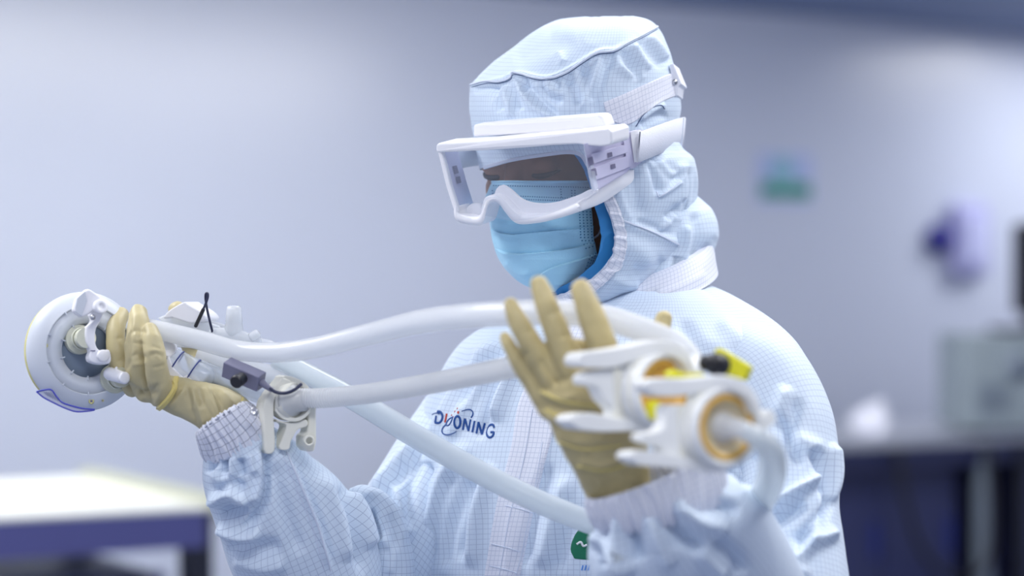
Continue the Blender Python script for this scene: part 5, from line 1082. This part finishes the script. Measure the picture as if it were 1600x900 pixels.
# --- the ivory clamp that hangs from the braided hose
ic = empty('pipe_clamp', P(455, 708, 2.30)); tag(ic, 'ivory hinged pipe clamp in focus between manifold and braided hose', 'clamp', 'plastic pipe clamps')
TV_ = np.array([-.010, .020, 0])
q = mesh('outer_arm', *plate_vf(smooth_poly([(442, 590), (456, 597), (440, 611), (430, 622), (428, 650), (430, 690), (427.5, 707), (417, 709), (413, 700), (412, 660), (412, 632), (420, 616)], 4), 2.285, TV_), M['ivory'], ic, smooth=False); bevel(q, .0014, 3, 50)
q = mesh('rear_arm', *plate_vf([(482, 636), (494, 636), (494.5, 690), (491, 705), (481, 706), (474, 698), (474, 682), (481, 676)], 2.29, TV_), M['ivory'], ic, smooth=False); bevel(q, .0014)
q = mesh('latch_hook', *ring_vf([(.0035, 0), (.0056, 0), (.0056, .007), (.0035, .007)], P(481, 688, 2.287), (.3, -.95, 0), 30), M['ivory'], ic)
q = mesh('cross_bar', *plate_vf(smooth_poly([(432, 655), (445, 659), (462, 660), (477, 655), (481, 658), (480, 666), (466, 671), (460, 680), (455, 690), (453, 700), (449, 703), (440, 703), (436, 698), (440, 688), (445, 676), (447, 664), (432, 659)], 3), 2.287, TV_), M['ivory'], ic, smooth=False); bevel(q, .0012)
q = mesh('saddle', *plate_vf(smooth_poly([(431, 622), (436, 637), (446, 648), (462, 653), (478, 645), (483, 637), (486, 641), (478, 652), (462, 659), (443, 655), (430, 642)], 3), 2.284, TV_*.9), M['ivory'], ic, smooth=False); bevel(q, .001)
q = mesh('clamp_ring', *ring_vf([(.0125, -.006), (.0185, -.006), (.0195, -.004), (.0195, .004), (.0185, .006), (.0125, .006)], P(457, 625, 2.293), (.75, -.65, -.05), 56), M['ivory'], ic); smooth_angle(q, 30)
mesh('ferrule', *lathe_vf([(.0165, -.004), (.0170, .002), (.0160, .006), (.0118, .011), (.0108, .018), (0, .018)], P(455, 625, 2.290), (.82, -.57, .0), 48), M['braid'], ic)
q = mesh('upper_arm', *plate_vf(smooth_poly([(440, 590), (450, 587), (470, 594), (484, 606), (478, 609), (464, 600), (450, 597)], 3), 2.287, TV_), M['ivory'], ic, smooth=False); bevel(q, .001)

# --- two white clamps near the camera
def tri_clamp(d, ring, rr, ax, top, low, ribs, inner_m, label):
    x, y = ring; sc_ = d/FPX; t = empty('pipe_clamp', P(x, y+rr, d)); tag(t, label, 'clamp', 'plastic pipe clamps'); ax = np.array(ax, float); ax /= np.linalg.norm(ax); C = P(x, y, d); r = rr*sc_
    th_ = -ax*.022
    q = mesh('clamp_ring', *ring_vf([(r*.83, -.018), (r*.97, -.018), (r, -.014), (r, .0), (r*.97, .003), (r*.91, .004), (r*.86, .003), (r*.83, .002)], C, ax, 72), M['clampw'], t); smooth_angle(q, 35)
    mesh('groove', *ring_vf([(r*.99, -.010), (r*1.02, -.0095), (r*1.02, -.006), (r*.99, -.0055)], C, ax, 60), M['ivory'], t)
    q = mesh('gasket', *lathe_vf([(r*.84, -.012), (r*.84, .0012), (r*.72, .0014), (r*.60, -.004), (0, -.007)], C, ax, 56), inner_m, t); smooth_angle(q, 30)
    o = mesh('upper_arm', *plate_vf(smooth_poly(top, 5), d-.004, th_), M['clampw'], t, smooth=False); bevel(o, .003, 4, 40)
    o = mesh('lower_arm', *plate_vf(smooth_poly(low, 5), d-.002, th_), M['clampw'], t, smooth=False); bevel(o, .003, 4, 40)
    for p in ribs:
        o = mesh('jaw_rib', *plate_vf(smooth_poly(p, 4), d+.002, th_*.8), M['clampw'], t, smooth=False); bevel(o, .002, 3, 40)
    return t, C, ax, r
c1, C1, a1, r1 = tri_clamp(1.945, (1036, 611), 60, (.62, -.78, .02),
    [(905, 564), (912, 552), (940, 548), (985, 541), (1020, 533), (1048, 533), (1074, 548), (1087, 574), (1090, 598), (1082, 596), (1074, 574), (1058, 560), (1036, 554), (1005, 560), (960, 574), (925, 575), (908, 572)],
    [(891, 660), (894, 651), (910, 646), (930, 646), (958, 652), (990, 655), (1020, 660), (1050, 662), (1058, 670), (1030, 676), (990, 674), (940, 675), (905, 671)],
    [[(912, 590), (925, 580), (960, 576), (990, 566), (1016, 600), (1016, 655), (965, 655), (960, 640), (945, 625), (935, 606), (915, 602)]], M['amber'], 'white pipe clamp with an amber gasket just in front of the raised palm')
for p_ in ([(960, 575), (970, 572), (975, 656), (965, 656)], [(980, 570), (988, 567), (993, 658), (985, 658)]):
    o = mesh('jaw_ridge', *plate_vf(p_, 1.9445, -a1*.006), M['ivory'], c1, smooth=False); bevel(o, .001, 2)
for q_ in ([(1046, 586), (1054, 577), (1075, 583), (1098, 583), (1104, 590), (1085, 596), (1050, 595)], [(1018, 632), (1026, 626), (1036, 636), (1034, 652), (1024, 656), (1020, 646)]):
    o = mesh('yellow_tab', *plate_vf(smooth_poly(q_, 4), 1.922, -a1*.008), M['yellow'], c1, smooth=False); bevel(o, .002, 3)
c2, C2, a2, r2 = tri_clamp(1.865, (1134, 668), 64, (.50, -.86, .03),
    [(1008, 604), (1014, 594), (1040, 591), (1080, 591), (1110, 588), (1136, 587), (1164, 596), (1184, 618), (1192, 645), (1184, 646), (1172, 626), (1150, 612), (1120, 608), (1080, 617), (1040, 620), (1018, 615)],
    [(984, 716), (988, 707), (1005, 704), (1030, 706), (1060, 712), (1100, 722), (1130, 726), (1142, 733), (1120, 738), (1080, 734), (1040, 730), (1000, 727)],
    [[(1000, 686), (1006, 678), (1030, 673), (1040, 660), (1042, 636), (1054, 632), (1104, 640), (1110, 690), (1104, 724), (1048, 716), (1034, 700), (1010, 692)]], M['gasket'], 'white pipe clamp nearest the camera with a clear nozzle at its centre')
for p_ in ([(1060, 634), (1069, 633), (1075, 721), (1066, 719)], [(1081, 636), (1089, 637), (1094, 724), (1086, 723)]):
    o = mesh('jaw_ridge', *plate_vf(p_, 1.8645, -a2*.006), M['ivory'], c2, smooth=False); bevel(o, .001, 2)
o = mesh('hinge_ear', *plate_vf(smooth_poly([(1184, 646), (1194, 650), (1200, 640), (1210, 644), (1214, 656), (1206, 666), (1192, 674), (1180, 676)], 4), 1.875, -a2*.014), M['clampw'], c2, smooth=False); bevel(o, .002, 3)
mesh('gasket_edge', *ring_vf([(r2*.66, .000), (r2*.80, .000), (r2*.80, .0025), (r2*.66, .002)], C2, a2, 56), M['amber'], c2)
q = mesh('nozzle', *tube_vf(catmull([C2-a2*.004, C2+a2*.010, C2+a2*.020+np.array([.003, 0, -.001])], 20), np.linspace(.0105, .0075, 20), 28), M['milky'], c2)
q = mesh('nozzle_flange', *lathe_vf([(r2*.40, -.006), (r2*.38, -.001), (r2*.3, .003), (0, .003)], C2, a2, 48), M['milky'], c2)
# yellow tag connector with its black knob
yc = empty('yellow_connector', P(1140, 580, 1.95)); tag(yc, 'yellow plastic block with a black knob behind the nearest white clamp', 'connector')
o = mesh('yellow_block', *plate_vf([(1117, 545), (1125, 543), (1172, 572), (1163, 594), (1134, 590), (1112, 568)], 1.955, (.006, .024, -.002)), M['yellow'], yc, smooth=False); bevel(o, .002, 3)
o = mesh('black_knob', *pxtube([(1105, 566, 1.935), (1114, 568, 1.938), (1124, 570, 1.945)], [12, 17, 17.5], 20, 28), M['black'], yc)
mesh('knob_cap', *ball_vf(P(1103, 567, 1.93), .0065, .006, .0072), M['black'], yc)
print('objects', len(bpy.data.objects), 'tris', sum(len(o.data.loop_triangles) if o.type == 'MESH' else 0 for o in bpy.data.objects))
